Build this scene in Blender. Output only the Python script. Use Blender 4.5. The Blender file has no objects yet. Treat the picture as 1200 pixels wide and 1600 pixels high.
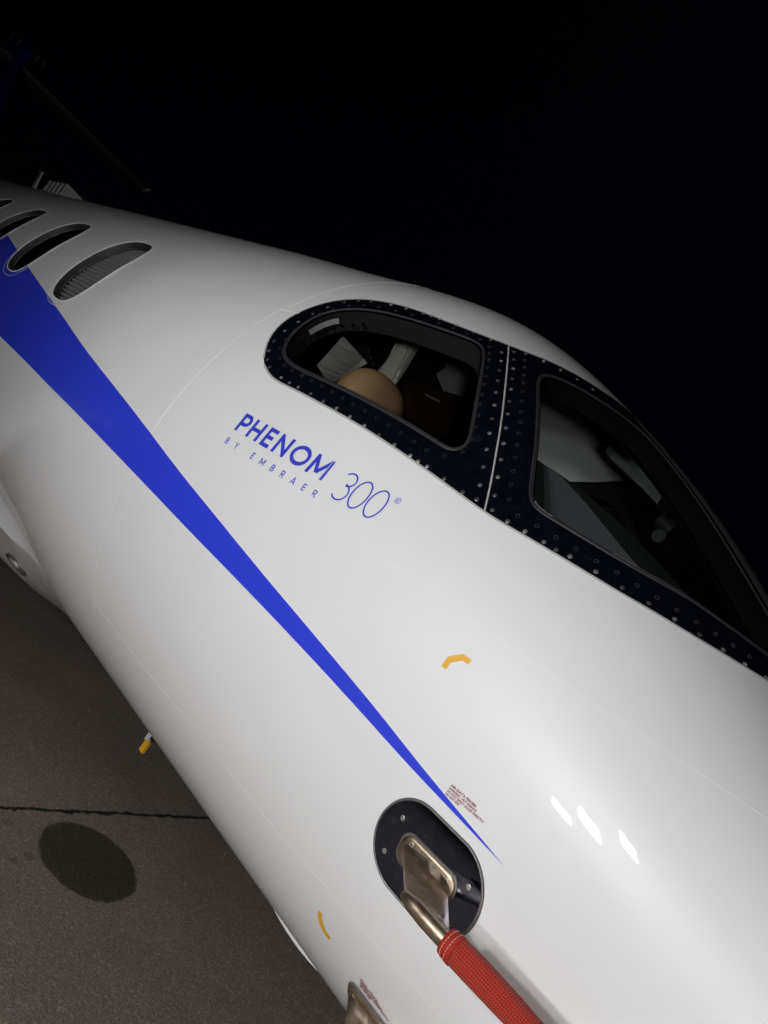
import bpy, bmesh, math, random
import numpy as np
from mathutils import Vector, Matrix
from mathutils.geometry import delaunay_2d_cdt

random.seed(7)
scene = bpy.context.scene
COL = scene.collection
GZ = 1.65                                   # height of the fuselage axis above the apron

# ------------------------------------------------------------------ camera
# aircraft frame: s = metres aft of the camera station, y = port, z = up from fuselage axis
CAM_A, CAM_P, CAM_Z = [-0.5903761, -0.3749373, 0.7147574], [0.584805, 0.4116377, 0.6989689], [0.5562905, -0.8306482, 0.0237559]
CAM_POS = [0.0, -1.72984, 0.09298]
FPX = 1158.329
cam_d = bpy.data.cameras.new('camera')
cam = bpy.data.objects.new('camera', cam_d); COL.objects.link(cam)
cam_d.sensor_fit = 'VERTICAL'; cam_d.sensor_height = 32.0
cam_d.lens = FPX / 1600.0 * 32.0
cam_d.clip_start = 0.02; cam_d.clip_end = 2000
def col(i, sg): return Vector((-CAM_A[i] * sg, CAM_P[i] * sg, CAM_Z[i] * sg))
m = Matrix.Identity(4)
for k, v in enumerate((col(0, 1), col(1, -1), col(2, -1))):
    for r in range(3): m[r][k] = v[r]
m[0][3], m[1][3], m[2][3] = -CAM_POS[0], CAM_POS[1], CAM_POS[2] + GZ
cam.matrix_world = m
scene.camera = cam

# ------------------------------------------------------------------ night sky, moon, exposure
world = bpy.data.worlds.new('World'); scene.world = world; world.use_nodes = True
wn = world.node_tree; wn.nodes.clear()
sky = wn.nodes.new('ShaderNodeTexSky'); sky.sky_type = 'NISHITA'; sky.sun_disc = False
sky.sun_elevation = math.radians(42); sky.sun_rotation = math.radians(-30)
bg = wn.nodes.new('ShaderNodeBackground'); bg.inputs['Strength'].default_value = 0.00012
wo = wn.nodes.new('ShaderNodeOutputWorld')
tint = wn.nodes.new('ShaderNodeMix'); tint.data_type = 'RGBA'; tint.blend_type = 'MULTIPLY'; tint.inputs[0].default_value = 1
tint.inputs[7].default_value = (.5, .55, 1., 1)
wn.links.new(sky.outputs[0], tint.inputs[6]); wn.links.new(tint.outputs[2], bg.inputs[0]); wn.links.new(bg.outputs[0], wo.inputs[0])
sun_d = bpy.data.lights.new('moon', 'SUN'); sun_d.energy = 0.004; sun_d.angle = math.radians(0.5)
sun_d.color = (0.85, 0.9, 1.0)
sun = bpy.data.objects.new('moon', sun_d); COL.objects.link(sun)
sun.rotation_euler = (math.radians(48), 0, math.radians(150))
scene.view_settings.view_transform = 'Standard'
scene.view_settings.look = 'None'
scene.view_settings.exposure = 0.0
scene.view_settings.gamma = 1.0
scene.view_settings.use_curve_mapping = False
LAMP = 305.0                                 # radiance of the added lamps' LED panels

# ------------------------------------------------------------------ materials
def mat(name, base=(.5, .5, .5), rough=.5, metal=0., coat=0., coat_rough=.03, spec=.5, sheen=0.):
    mt = bpy.data.materials.new(name); mt.use_nodes = True
    b = mt.node_tree.nodes['Principled BSDF']
    b.inputs['Base Color'].default_value = (*base, 1); b.inputs['Roughness'].default_value = rough
    b.inputs['Metallic'].default_value = metal; b.inputs['Coat Weight'].default_value = coat
    b.inputs['Coat Roughness'].default_value = coat_rough
    b.inputs['Specular IOR Level'].default_value = spec
    if sheen: b.inputs['Sheen Weight'].default_value = sheen
    return mt
def nd(mt, kind, **kw):
    n = mt.node_tree.nodes.new(kind)
    for k, v in kw.items(): setattr(n, k, v)
    return n
def lk(mt, a, b): mt.node_tree.links.new(a, b)
def bsdf(mt): return mt.node_tree.nodes['Principled BSDF']
def ramp(mt, fac, stops):
    r = nd(mt, 'ShaderNodeValToRGB'); e = r.color_ramp.elements
    while len(e) > 1: e.remove(e[0])
    for i, (p, c) in enumerate(stops):
        el = e[0] if i == 0 else e.new(p)
        el.position = p; el.color = c if len(c) == 4 else (*c, 1)
    lk(mt, fac, r.inputs[0]); return r.outputs[0]
def noise(mt, scale, detail=4, rough=.55, vec=None, dist=0):
    n = nd(mt, 'ShaderNodeTexNoise'); n.inputs['Scale'].default_value = scale
    n.inputs['Detail'].default_value = detail; n.inputs['Roughness'].default_value = rough
    n.inputs['Distortion'].default_value = dist
    if vec is None:
        tc = nd(mt, 'ShaderNodeTexCoord'); vec = tc.outputs['Object']
    lk(mt, vec, n.inputs['Vector']); return n.outputs['Fac']
def bump(mt, h, strength=.1, dist=.01, coat=False):
    b = nd(mt, 'ShaderNodeBump'); b.inputs['Strength'].default_value = strength
    b.inputs['Distance'].default_value = dist
    lk(mt, h, b.inputs['Height']); lk(mt, b.outputs[0], bsdf(mt).inputs['Normal'])
    if coat: lk(mt, b.outputs[0], bsdf(mt).inputs['Coat Normal'])
def g(v): return (v, v, v)

white = mat('white_aircraft_paint', (.80, .80, .80), .42, coat=.75, coat_rough=.05)
lk(white, ramp(white, noise(white, 3.1, 7, .7), [(.35, g(.015)), (.7, g(.035))]), bsdf(white).inputs['Coat Roughness'])
lk(white, ramp(white, noise(white, 2.3, 6), [(.3, (.785, .785, .785)), (.7, (.82, .82, .82))]), bsdf(white).inputs['Base Color'])
bump(white, noise(white, 5.5, 2), .018, .01, True)
blue = mat('blue_stripe_paint', (.030, .055, .72), .38, coat=.6)
bump(blue, noise(blue, 5.5, 2), .018, .01, True)
navy = mat('navy_tail_paint', (.018, .022, .32), .4, coat=.5)
tail_grey = mat('grey_tail_paint', (.24, .24, .25), .5)
letter_blue = mat('blue_lettering', (.032, .052, .56), .45)
red_print = mat('maroon_lettering', (.22, .012, .02), .5)
yellow_print = mat('yellow_marking', (.80, .42, .015), .45)
seam_mat = mat('seam_sealant', (.84, .84, .81), .38)
bead_mat = mat('grey_sealant', (.42, .41, .38), .55)
frame_mat = mat('dark_polished_frame', (.007, .009, .017), .16, coat=.6, coat_rough=.06)
sm = noise(frame_mat, 9, 8, .7, dist=1.2)
lk(frame_mat, ramp(frame_mat, sm, [(.35, g(.10)), (.55, g(.2)), (.75, g(.42))]), bsdf(frame_mat).inputs['Roughness'])
lk(frame_mat, ramp(frame_mat, noise(frame_mat, 22, 8, .75, dist=2), [(.45, (.0025, .003, .006)), (.62, (.004, .005, .010)), (.8, (.02, .024, .038))]), bsdf(frame_mat).inputs['Base Color'])
rubber = mat('black_rubber_seal', (.018, .018, .02), .6)
trim_mat = mat('dark_grey_trim', (.020, .020, .022), .6, spec=.2)
bump(trim_mat, noise(trim_mat, 350, 2), .15, .002)
hole_mat = mat('dark_hole', (.004, .004, .004), .9, spec=.05)
steel = mat('screw_steel', (.42, .41, .40), .35, .75)
dark_steel = mat('dull_screw_rim', (.05, .05, .055), .4, .3)
plate_mat = mat('polished_plate', (.13, .15, .21), .05, 1.)
lk(plate_mat, ramp(plate_mat, noise(plate_mat, 13, 8, .7, dist=2.5), [(.42, (.085, .095, .145)), (.60, (.10, .115, .17)), (.78, (.30, .33, .40))]), bsdf(plate_mat).inputs['Base Color'])
sc = noise(plate_mat, 16, 9, .75, dist=1.5)
lk(plate_mat, ramp(plate_mat, sc, [(.45, g(.012)), (.65, g(.05)), (.85, g(.25))]), bsdf(plate_mat).inputs['Roughness'])
rim_mat = mat('plate_rim', (.20, .19, .18), .45, .6)
bronze = mat('probe_nickel', (.47, .38, .28), .36, 1.)
lk(bronze, ramp(bronze, noise(bronze, 26, 6, .6), [(.3, (.36, .27, .185)), (.55, (.50, .40, .30)), (.75, (.58, .49, .39))]), bsdf(bronze).inputs['Base Color'])
lk(bronze, ramp(bronze, noise(bronze, 60, 5), [(.3, g(.28)), (.7, g(.48))]), bsdf(bronze).inputs['Roughness'])
braid = mat('silver_braid', (.55, .53, .48), .5, .4)
bump(braid, noise(braid, 900, 3), .8, .002)
silver = mat('bright_metal', (.78, .78, .77), .3, .6)
grey_metal = mat('grey_metal', (.30, .31, .32), .45, .6)
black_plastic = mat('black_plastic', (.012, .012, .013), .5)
tyre_mat = mat('tyre_rubber', (.015, .015, .015), .8)
leather = mat('tan_leather', (.29, .175, .088), .55, spec=.3)
bump(leather, noise(leather, 240, 3), .12, .002)
dark_fabric = mat('dark_fabric', (.03, .022, .022), .9)
liner_mat = mat('cockpit_liner_dark', (.02, .02, .022), .8, spec=.15)
headliner_mat = mat('pale_headliner', (.62, .62, .58), .8)
visor_mat = mat('satin_grey_plastic', (.10, .105, .105), .35)
dash_mat = mat('glareshield_grey', (.026, .027, .029), .75)
bump(dash_mat, noise(dash_mat, 300, 2), .2, .002)
wine = mat('dark_wine_panel', (.075, .022, .022), .6)
shade_mat = mat('pleated_shade', (.30, .29, .285), .85)
cloth_mat = mat('cream_cloth', (.78, .74, .65), .9, sheen=.3)
bump(cloth_mat, noise(cloth_mat, 160, 3), .25, .002)
paper_mat = mat('printed_paper', (.7, .68, .63), .8)
tc = nd(paper_mat, 'ShaderNodeTexCoord'); mp = nd(paper_mat, 'ShaderNodeMapping')
mp.inputs['Scale'].default_value = (3, 3, 110)
lk(paper_mat, tc.outputs['Object'], mp.inputs[0])
lk(paper_mat, ramp(paper_mat, noise(paper_mat, 1.6, 5, .7, mp.outputs[0]), [(.38, (.36, .35, .32)), (.5, (.72, .70, .65)), (.6, (.82, .80, .75))]), bsdf(paper_mat).inputs['Base Color'])

def glass_mat(name, tint):
    mt = bpy.data.materials.new(name); mt.use_nodes = True; n = mt.node_tree; n.nodes.clear()
    out = n.nodes.new('ShaderNodeOutputMaterial'); mix = n.nodes.new('ShaderNodeMixShader')
    tr = n.nodes.new('ShaderNodeBsdfTransparent'); gl = n.nodes.new('ShaderNodeBsdfGlossy'); fr = n.nodes.new('ShaderNodeLayerWeight')
    tr.inputs[0].default_value = (*tint, 1); gl.inputs['Roughness'].default_value = .015; fr.inputs['Blend'].default_value = .5
    pw = n.nodes.new('ShaderNodeMath'); pw.operation = 'POWER'; pw.inputs[1].default_value = 5
    ma = n.nodes.new('ShaderNodeMath'); ma.operation = 'MULTIPLY_ADD'; ma.inputs[1].default_value = .92; ma.inputs[2].default_value = .06
    n.links.new(fr.outputs['Facing'], pw.inputs[0]); n.links.new(pw.outputs[0], ma.inputs[0])
    n.links.new(ma.outputs[0], mix.inputs[0]); n.links.new(tr.outputs[0], mix.inputs[1]); n.links.new(gl.outputs[0], mix.inputs[2])
    n.links.new(mix.outputs[0], out.inputs[0]); return mt
glass = glass_mat('clear_glass', (.90, .92, .91))
tinted = glass_mat('windshield_glass', (.82, .85, .85))

red_knit = mat('red_knit_sleeve', (.52, .022, .014), .8, sheen=.08)
uvn = nd(red_knit, 'ShaderNodeUVMap'); uvn.uv_map = 'uv'
sep = nd(red_knit, 'ShaderNodeSeparateXYZ'); lk(red_knit, uvn.outputs[0], sep.inputs[0])
def mth(mt, op, a, b=None, c=None):
    n = nd(mt, 'ShaderNodeMath', operation=op)
    for i, v in enumerate((a, b, c)):
        if v is None: continue
        if isinstance(v, (int, float)): n.inputs[i].default_value = v
        else: lk(mt, v, n.inputs[i])
    return n.outputs[0]
U, V = sep.outputs[0], sep.outputs[1]       # U = column number round the sleeve, V = stitch rows
tri = mth(red_knit, 'ABSOLUTE', mth(red_knit, 'SUBTRACT', mth(red_knit, 'FRACT', U), .5))
stitch = mth(red_knit, 'SINE', mth(red_knit, 'MULTIPLY', mth(red_knit, 'ADD', V, mth(red_knit, 'MULTIPLY', tri, 1.3)), 6.2832))
rib = mth(red_knit, 'COSINE', mth(red_knit, 'MULTIPLY', mth(red_knit, 'SUBTRACT', mth(red_knit, 'FRACT', mth(red_knit, 'MULTIPLY', U, 2.0)), .5), 6.2832))
hgt = mth(red_knit, 'MULTIPLY_ADD', rib, .5, mth(red_knit, 'MULTIPLY', stitch, .5))
lk(red_knit, ramp(red_knit, mth(red_knit, 'MULTIPLY_ADD', hgt, .5, .5), [(.05, (.13, .005, .003)), (.55, (.40, .018, .008)), (.95, (.64, .065, .022))]), bsdf(red_knit).inputs['Base Color'])
bump(red_knit, hgt, .6, .0012)
red_hem = mat('red_hem_tape', (.36, .016, .009), .8)
bump(red_hem, noise(red_hem, 700, 2), .4, .001)
thread = mat('pale_thread', (.72, .42, .28), .8)

asphalt = mat('worn_asphalt', (.15, .13, .11), .9)
tc = nd(asphalt, 'ShaderNodeTexCoord'); OB = tc.outputs['Object']
grain = noise(asphalt, 120, 6, .72, OB); grain2 = noise(asphalt, 70, 4, .6, OB); patch = noise(asphalt, .9, 5, .6, OB)
vor = nd(asphalt, 'ShaderNodeTexVoronoi'); vor.inputs['Scale'].default_value = 130; lk(asphalt, OB, vor.inputs['Vector'])
basec = ramp(asphalt, grain, [(.28, (.12, .095, .076)), (.42, (.335, .268, .218)), (.60, (.42, .342, .282)), (.74, (.62, .53, .45))])
pt = ramp(asphalt, patch, [(.3, g(.72)), (.7, g(1.08))])
mx = nd(asphalt, 'ShaderNodeMix', data_type='RGBA', blend_type='MULTIPLY'); mx.inputs[0].default_value = 1
cell = nd(asphalt, 'ShaderNodeSeparateColor'); lk(asphalt, vor.outputs['Color'], cell.inputs[0])
spk = ramp(asphalt, cell.outputs[0], [(0., g(.72)), (.5, g(.95)), (.88, g(1.05)), (1., g(1.5))])
mxs = nd(asphalt, 'ShaderNodeMix', data_type='RGBA', blend_type='MULTIPLY'); mxs.inputs[0].default_value = 1
lk(asphalt, basec, mxs.inputs[6]); lk(asphalt, spk, mxs.inputs[7])
lk(asphalt, mxs.outputs[2], mx.inputs[6]); lk(asphalt, pt, mx.inputs[7])
# oil stain (soft-edged capsule) and a jagged crack, both in apron coordinates
sp = nd(asphalt, 'ShaderNodeSeparateXYZ'); lk(asphalt, OB, sp.inputs[0]); GX, GY = sp.outputs[0], sp.outputs[1]
wob = mth(asphalt, 'MULTIPLY', mth(asphalt, 'SUBTRACT', noise(asphalt, 14, 5, .65, OB), .5), .16)
dx = mth(asphalt, 'DIVIDE', mth(asphalt, 'ADD', GX, 2.292), .222); dy = mth(asphalt, 'DIVIDE', mth(asphalt, 'SUBTRACT', GY, .224), .212)
rad = mth(asphalt, 'ADD', mth(asphalt, 'SQRT', mth(asphalt, 'ADD', mth(asphalt, 'MULTIPLY', dx, dx), mth(asphalt, 'MULTIPLY', dy, dy))), wob)
stain = ramp(asphalt, mth(asphalt, 'MULTIPLY', rad, .5), [(.478, g(1.)), (.50, g(.7)), (.512, g(0.))])
for (sx_, sy_, sr_) in ((-2.464, -.079, .018), (-2.29, -.037, .02), (-2.251, -.116, .016)):
    ax = mth(asphalt, 'ADD', GX, -sx_); ay = mth(asphalt, 'ADD', GY, -sy_)
    rr_ = mth(asphalt, 'ADD', mth(asphalt, 'DIVIDE', mth(asphalt, 'SQRT', mth(asphalt, 'ADD', mth(asphalt, 'MULTIPLY', ax, ax), mth(asphalt, 'MULTIPLY', ay, ay))), sr_), mth(asphalt, 'MULTIPLY', wob, 16))
    stain = mth(asphalt, 'MAXIMUM', stain, mth(asphalt, 'MULTIPLY', mth(asphalt, 'LESS_THAN', rr_, 1.), .4))
ln1 = mth(asphalt, 'ADD', GX, mth(asphalt, 'MULTIPLY_ADD', GY, .132, 2.56))
jag = mth(asphalt, 'MULTIPLY', mth(asphalt, 'SUBTRACT', noise(asphalt, 12, 10, .85, OB), .5), .085)
cd = mth(asphalt, 'ABSOLUTE', mth(asphalt, 'ADD', ln1, jag))
cw = mth(asphalt, 'MULTIPLY_ADD', noise(asphalt, 22, 3, .6, OB), .026, -.004)
crack = ramp(asphalt, mth(asphalt, 'SUBTRACT', cd, mth(asphalt, 'SUBTRACT', cw, .0)), [(0., g(.95)), (.003, g(0.))])

mx2 = nd(asphalt, 'ShaderNodeMix', data_type='RGBA', blend_type='MULTIPLY')
lk(asphalt, stain, mx2.inputs[0]); lk(asphalt, mx.outputs[2], mx2.inputs[6]); mx2.inputs[7].default_value = (.24, .24, .21, 1)
mx3 = nd(asphalt, 'ShaderNodeMix', data_type='RGBA', blend_type='MIX')
lk(asphalt, crack, mx3.inputs[0]); lk(asphalt, mx2.outputs[2], mx3.inputs[6]); mx3.inputs[7].default_value = (.012, .011, .008, 1)
lk(asphalt, mx3.outputs[2], bsdf(asphalt).inputs['Base Color'])
hh = mth(asphalt, 'SUBTRACT', mth(asphalt, 'ADD', grain, mth(asphalt, 'MULTIPLY', vor.outputs['Distance'], .6)), mth(asphalt, 'MULTIPLY', crack, 2.5))
bump(asphalt, hh, .55, .005)

def emit(name, colr, st):
    mt = bpy.data.materials.new(name); mt.use_nodes = True
    b = bsdf(mt); b.inputs['Base Color'].default_value = (.8, .8, .8, 1)
    b.inputs['Emission Color'].default_value = (*colr, 1); b.inputs['Emission Strength'].default_value = st
    return mt
led = emit('added_led_panel', (.985, .99, 1.), LAMP)  # glow of the added lamps, used on their panels alone

# ------------------------------------------------------------------ object helpers
def link(name, verts, faces, mt, parent=None, smooth=False, label=None, normals=None, uv=None):
    me = bpy.data.meshes.new(name)
    me.from_pydata([tuple(v) for v in verts], [], [tuple(f) for f in faces]); me.update()
    if mt: me.materials.append(mt)
    if smooth or normals is not None:
        me.polygons.foreach_set('use_smooth', [True] * len(me.polygons))
    if normals is not None: me.normals_split_custom_set_from_vertices([tuple(n) for n in normals])
    if uv is not None:
        l = me.uv_layers.new(name='uv')
        for lp in me.loops: l.data[lp.index].uv = uv[lp.vertex_index]
    o = bpy.data.objects.new(name, me); COL.objects.link(o)
    if parent: o.parent = parent
    if label: o['label'] = label
    return o
def share(name, me, loc, rot, parent):
    o = bpy.data.objects.new(name, me); COL.objects.link(o); o.parent = parent
    mw = rot.to_4x4(); mw.translation = loc; o.matrix_local = mw
    return o
def thing(name, label, cat, loc=(0, 0, 0), group=None):
    o = bpy.data.objects.new(name, None); COL.objects.link(o); o.location = loc
    o['label'] = label; o['category'] = cat
    if group: o['group'] = group
    return o
def tag(o, label, cat):
    o['label'] = label; o['category'] = cat
    return o
class MB:                                    # collects shapes into one mesh
    def __init__(s): s.v, s.f = [], []
    def add(s, v, f):
        k = len(s.v); s.v += [Vector(x) for x in v]; s.f += [tuple(i + k for i in q) for q in f]; return s
    def tube(s, pts, rad, n=14, cap=True):
        pts = [Vector(p) for p in pts]; rings = []; ref = None
        if not isinstance(rad, (list, tuple)): rad = [rad] * len(pts)
        for i, p in enumerate(pts):
            d = (pts[min(i + 1, len(pts) - 1)] - pts[max(i - 1, 0)]).normalized()
            if ref is None: ref = d.orthogonal().normalized()
            ref = (ref - d * ref.dot(d)).normalized(); b = d.cross(ref)
            rings.append([p + (ref * math.cos(2 * math.pi * k / n) + b * math.sin(2 * math.pi * k / n)) * rad[i] for k in range(n)])
        v = [q for r in rings for q in r]; f = []
        for i in range(len(pts) - 1):
            for k in range(n):
                f.append((i * n + k, i * n + (k + 1) % n, (i + 1) * n + (k + 1) % n, (i + 1) * n + k))
        if cap: f += [tuple(range(n))[::-1], tuple((len(pts) - 1) * n + k for k in range(n))]
        return s.add(v, f)
    def box(s, c, d, rot=None):
        c = Vector(c); v = []
        for x in (-1, 1):
            for y in (-1, 1):
                for z in (-1, 1):
                    q = Vector((x * d[0] / 2, y * d[1] / 2, z * d[2] / 2)); v.append(c + (rot @ q if rot else q))
        return s.add(v, [(0, 1, 3, 2), (4, 6, 7, 5), (0, 4, 5, 1), (2, 3, 7, 6), (0, 2, 6, 4), (1, 5, 7, 3)])
    def loft(s, rings, cap=True, closed=True):
        n = len(rings[0]); v = [q for r in rings for q in r]; f = []
        for i in range(len(rings) - 1):
            for k in range(n if closed else n - 1):
                f.append((i * n + k, i * n + (k + 1) % n, (i + 1) * n + (k + 1) % n, (i + 1) * n + k))
        if cap: f += [tuple(range(n))[::-1], tuple((len(rings) - 1) * n + k for k in range(n))]
        return s.add(v, f)
    def build(s, name, mt, parent=None, smooth=False, label=None, bevel=0, auto=None):
        bm = bmesh.new(); vs = [bm.verts.new(v) for v in s.v]
        for f in s.f:
            try: bm.faces.new([vs[i] for i in f])
            except ValueError: pass
        bmesh.ops.recalc_face_normals(bm, faces=bm.faces)
        if bevel: bmesh.ops.bevel(bm, geom=list(bm.edges), offset=bevel, segments=2, profile=.6, affect='EDGES')
        me = bpy.data.meshes.new(name); bm.to_mesh(me); bm.free()
        me.materials.append(mt)
        if smooth:
            me.polygons.foreach_set('use_smooth', [True] * len(me.polygons))
            if auto:
                me.set_sharp_from_angle(angle=math.radians(auto))
        o = bpy.data.objects.new(name, me); COL.objects.link(o)
        if parent: o.parent = parent
        if label: o['label'] = label
        return o

# ------------------------------------------------------------------ fuselage surface
TIP = -1.42
KN = np.array([-1.42, -1.25, -0.9, -0.5, -0.1, 0.3, 0.7, 1.1, 1.5, 2.0, 2.6])
TAB = dict(zt=[-0.4, -0.23269, -0.12308, -0.00856, 0.10472, 0.25506, 0.51345, 0.71971, 0.84965, 0.86735, 0.87],
           zb=[-0.4, -0.55704, -0.67197, -0.72314, -0.76038, -0.77505, -0.78906, -0.79906, -0.81736, -0.84866, -0.87],
           w=[0.0, 0.21924, 0.39569, 0.52668, 0.6004, 0.64762, 0.68465, 0.73107, 0.77294, 0.82827, 0.87],
           zm=[-0.4, -0.38, -0.34, -0.28, -0.22, -0.16, -0.1, -0.05, -0.02, 0.0, 0.0],
           qu=[0.01541, 0.01541, 0.01541, 0.01541, 0.01541, 0.01541, 0.01541, 0.01541, 0.01233, 0.00462, 0.0],
           ql=[0.05719, 0.05719, 0.05719, 0.05719, 0.05719, 0.05719, 0.05719, 0.05719, 0.04575, 0.01716, 0.0])
KX = np.sqrt(KN - TIP)
def _coef(x, y):
    n = len(x); h = np.diff(x); A = np.zeros((n, n)); b = np.zeros(n)
    for i in range(1, n - 1):
        A[i, i - 1] = 1 / h[i - 1]; A[i, i] = 2 / h[i - 1] + 2 / h[i]; A[i, i + 1] = 1 / h[i]
        b[i] = 3 * ((y[i] - y[i - 1]) / h[i - 1] ** 2 + (y[i + 1] - y[i]) / h[i] ** 2)
    A[0, 0] = 2; A[0, 1] = 1; b[0] = 3 * (y[1] - y[0]) / h[0]; A[-1, -1] = 1; b[-1] = 0
    return np.linalg.solve(A, b)
PROF = {k: (np.array(v), _coef(KX, np.array(v))) for k, v in TAB.items()}
def prof(k, s):
    v, mm = PROF[k]; q = np.clip(np.sqrt(np.maximum(s - TIP, 1e-9)), KX[0], KX[-1])
    i = np.clip(np.searchsorted(KX, q, side='right') - 1, 0, len(KX) - 2)
    h = KX[i + 1] - KX[i]; t = (q - KX[i]) / h
    r = v[i] * (2 * t ** 3 - 3 * t * t + 1) + mm[i] * h * (t ** 3 - 2 * t * t + t) + v[i + 1] * (-2 * t ** 3 + 3 * t * t) + mm[i + 1] * h * (t ** 3 - t * t)
    u = np.clip((s - 8.6) / 5.0, 0, 1); u = u * u * (3 - 2 * u)          # tail cone
    if k == 'w': r = r * (1 - .86 * u)
    if k == 'zb': r = r + 1.25 * u
    if k == 'zt': r = r - .18 * u
    if k == 'zm': r = r + .52 * u
    return r
def surf(s, ph):                             # ph in radians: 0 = starboard side, pi/2 = crown
    s = np.asarray(s, float); ph = np.asarray(ph, float)
    zt, zb, w, zm, qu, ql = [prof(k, s) for k in ('zt', 'zb', 'w', 'zm', 'qu', 'ql')]
    up = np.sin(ph) > 0; h = np.where(up, zt - zm, zm - zb); q = np.where(up, qu, ql)
    c, sn = np.cos(ph), np.sin(ph); gg = 1 + q * 4 * c * c * sn * sn
    return np.stack([-s + 0 * ph, -w * c * gg, zm + h * sn * gg + GZ], -1)
def normal(s, ph):
    e = 1e-4
    ds = (surf(s + e, ph) - surf(np.maximum(s - e, TIP + 1e-6), ph)); dp = surf(s, ph + e) - surf(s, ph - e)
    n = np.cross(ds, dp); n /= np.maximum(np.linalg.norm(n, axis=-1, keepdims=True), 1e-12)
    P = surf(s, ph); ctr = np.stack([P[..., 0], 0 * P[..., 1], prof('zm', np.asarray(s, float)) + GZ], -1)
    sg = np.sign(np.sum(n * (P - ctr), -1, keepdims=True)); sg[sg == 0] = 1
    return n * sg
def on(s, deg, off=0.):
    s = np.atleast_1d(np.asarray(s, float)); ph = np.radians(np.atleast_1d(np.asarray(deg, float)))
    return surf(s, ph) + normal(s, ph) * off
def on1(s, deg, off=0.): return Vector(on(s, deg, off)[0])
def nrm1(s, deg): return Vector(normal(np.array([float(s)]), np.radians(np.array([float(deg)])))[0])
def z2deg(s, z):                             # section angle of the starboard point at height z
    s = np.atleast_1d(np.asarray(s, float)); z = np.atleast_1d(np.asarray(z, float)) + 0 * s
    lo = np.full(len(s), -math.pi / 2); hi = np.full(len(s), math.pi / 2)
    for _ in range(40):
        mid = .5 * (lo + hi); b = surf(s, mid)[:, 2] - GZ < z; lo = np.where(b, mid, lo); hi = np.where(b, hi, mid)
    return np.degrees(.5 * (lo + hi))
KV = .75                                     # metres of v per radian in the flattened skin plan
def plan(pts): return [(p[0], math.radians(p[1]) * KV) for p in pts]
def deg_of(v): return math.degrees(v / KV)
def smooth_line(pts, step=.012, closed=False):
    P = [Vector((a, b)) for a, b in pts]; n = len(P); out = []
    for i in range(n if closed else n - 1):
        if closed: p0, p1, p2, p3 = P[(i - 1) % n], P[i], P[(i + 1) % n], P[(i + 2) % n]
        else: p0, p1, p2, p3 = P[max(i - 1, 0)], P[i], P[i + 1], P[min(i + 2, n - 1)]
        k = max(2, int((p2 - p1).length / step))
        for j in range(k):
            t = j / k
            out.append(.5 * ((2 * p1) + (p2 - p0) * t + (2 * p0 - 5 * p1 + 4 * p2 - p3) * t * t + (3 * p1 - p0 - 3 * p2 + p3) * t ** 3))
    if not closed: out.append(P[-1])
    return [(p.x, p.y) for p in out]
def relax(pts, it=3, closed=False):
    p = [Vector(q) for q in pts]
    for _ in range(it):
        q = p[:]
        for i in range(0 if closed else 1, len(p) if closed else len(p) - 1):
            q[i] = p[i] * .5 + (p[i - 1] + p[(i + 1) % len(p)]) * .25
        p = q
    return [(a.x, a.y) for a in p]
def inset(pts, d):                           # closed loop moved inwards by d
    P = [Vector(p) for p in pts]; n = len(P)
    area = sum(P[i].x * P[(i + 1) % n].y - P[(i + 1) % n].x * P[i].y for i in range(n)); sg = 1 if area > 0 else -1
    out = []
    for i in range(n):
        t = (P[(i + 1) % n] - P[i - 1]).normalized(); out.append(P[i] + Vector((-t.y, t.x)) * d * sg)
    return [(a.x, a.y) for a in out]
def in_poly(pts, X, Y):
    px = np.array([p[0] for p in pts]); py = np.array([p[1] for p in pts]); ins = np.zeros(len(X), bool); j = len(px) - 1
    for i in range(len(px)):
        c = ((py[i] > Y) != (py[j] > Y))
        xi = (px[j] - px[i]) * (Y - py[i]) / ((py[j] - py[i]) if py[j] != py[i] else 1e-12) + px[i]
        ins ^= c & (X < xi); j = i
    return ins

# outlines measured on the skin: (s, section angle in degrees)
FRAME = [(1.682, 20.11), (1.73, 23.03), (1.762, 26.61), (1.773, 30.39), (1.768, 34.41), (1.75, 38.54), (1.707, 42.18), (1.643, 44.76), (1.542, 46.87), (1.437, 48.73), (1.35, 51.6), (1.286, 54.89), (1.241, 58.25), (1.202, 62.96), (1.163, 67.13), (1.128, 72.07)]
FRAME_LOW = [(1.659, 19.2), (1.62, 18.25), (1.576, 18.05), (1.503, 18.59), (1.405, 19.43), (1.29, 20.61), (1.181, 21.82), (1.08, 23.02), (0.9855, 24.26), (0.8878, 25.9), (0.825, 27.65), (0.7451, 30.47), (0.6596, 34.19), (0.5834, 38.65), (0.4863, 46.32), (0.4017, 56.47)]
GLASS1 = [(1.664, 23.42), (1.69, 25.77), (1.709, 29.87), (1.707, 34.37), (1.671, 38.27), (1.601, 41.25), (1.507, 43.58), (1.414, 46.01), (1.337, 48.6), (1.3, 49.41), (1.264, 48.18), (1.203, 44.4), (1.103, 37.43), (1.04, 32.57), (1.031, 30.95), (1.039, 29.09), (1.057, 28.11), (1.205, 25.77), (1.375, 23.5), (1.539, 21.69), (1.604, 21.63), (1.641, 22.23)]
WS = [(1.04, 47.02), (1.118, 51.91), (1.145, 54.06), (1.156, 56.28), (1.129, 59.73), (1.09, 63.59), (1.048, 67.56)]
WS_LOW = [(0.948, 40.62), (0.8708, 34.43), (0.8514, 33.13), (0.8275, 32.92), (0.7811, 34.54), (0.7303, 36.68), (0.6713, 39.71), (0.6084, 44.12), (0.5471, 49.87), (0.4934, 55.02), (0.4396, 62)]
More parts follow.
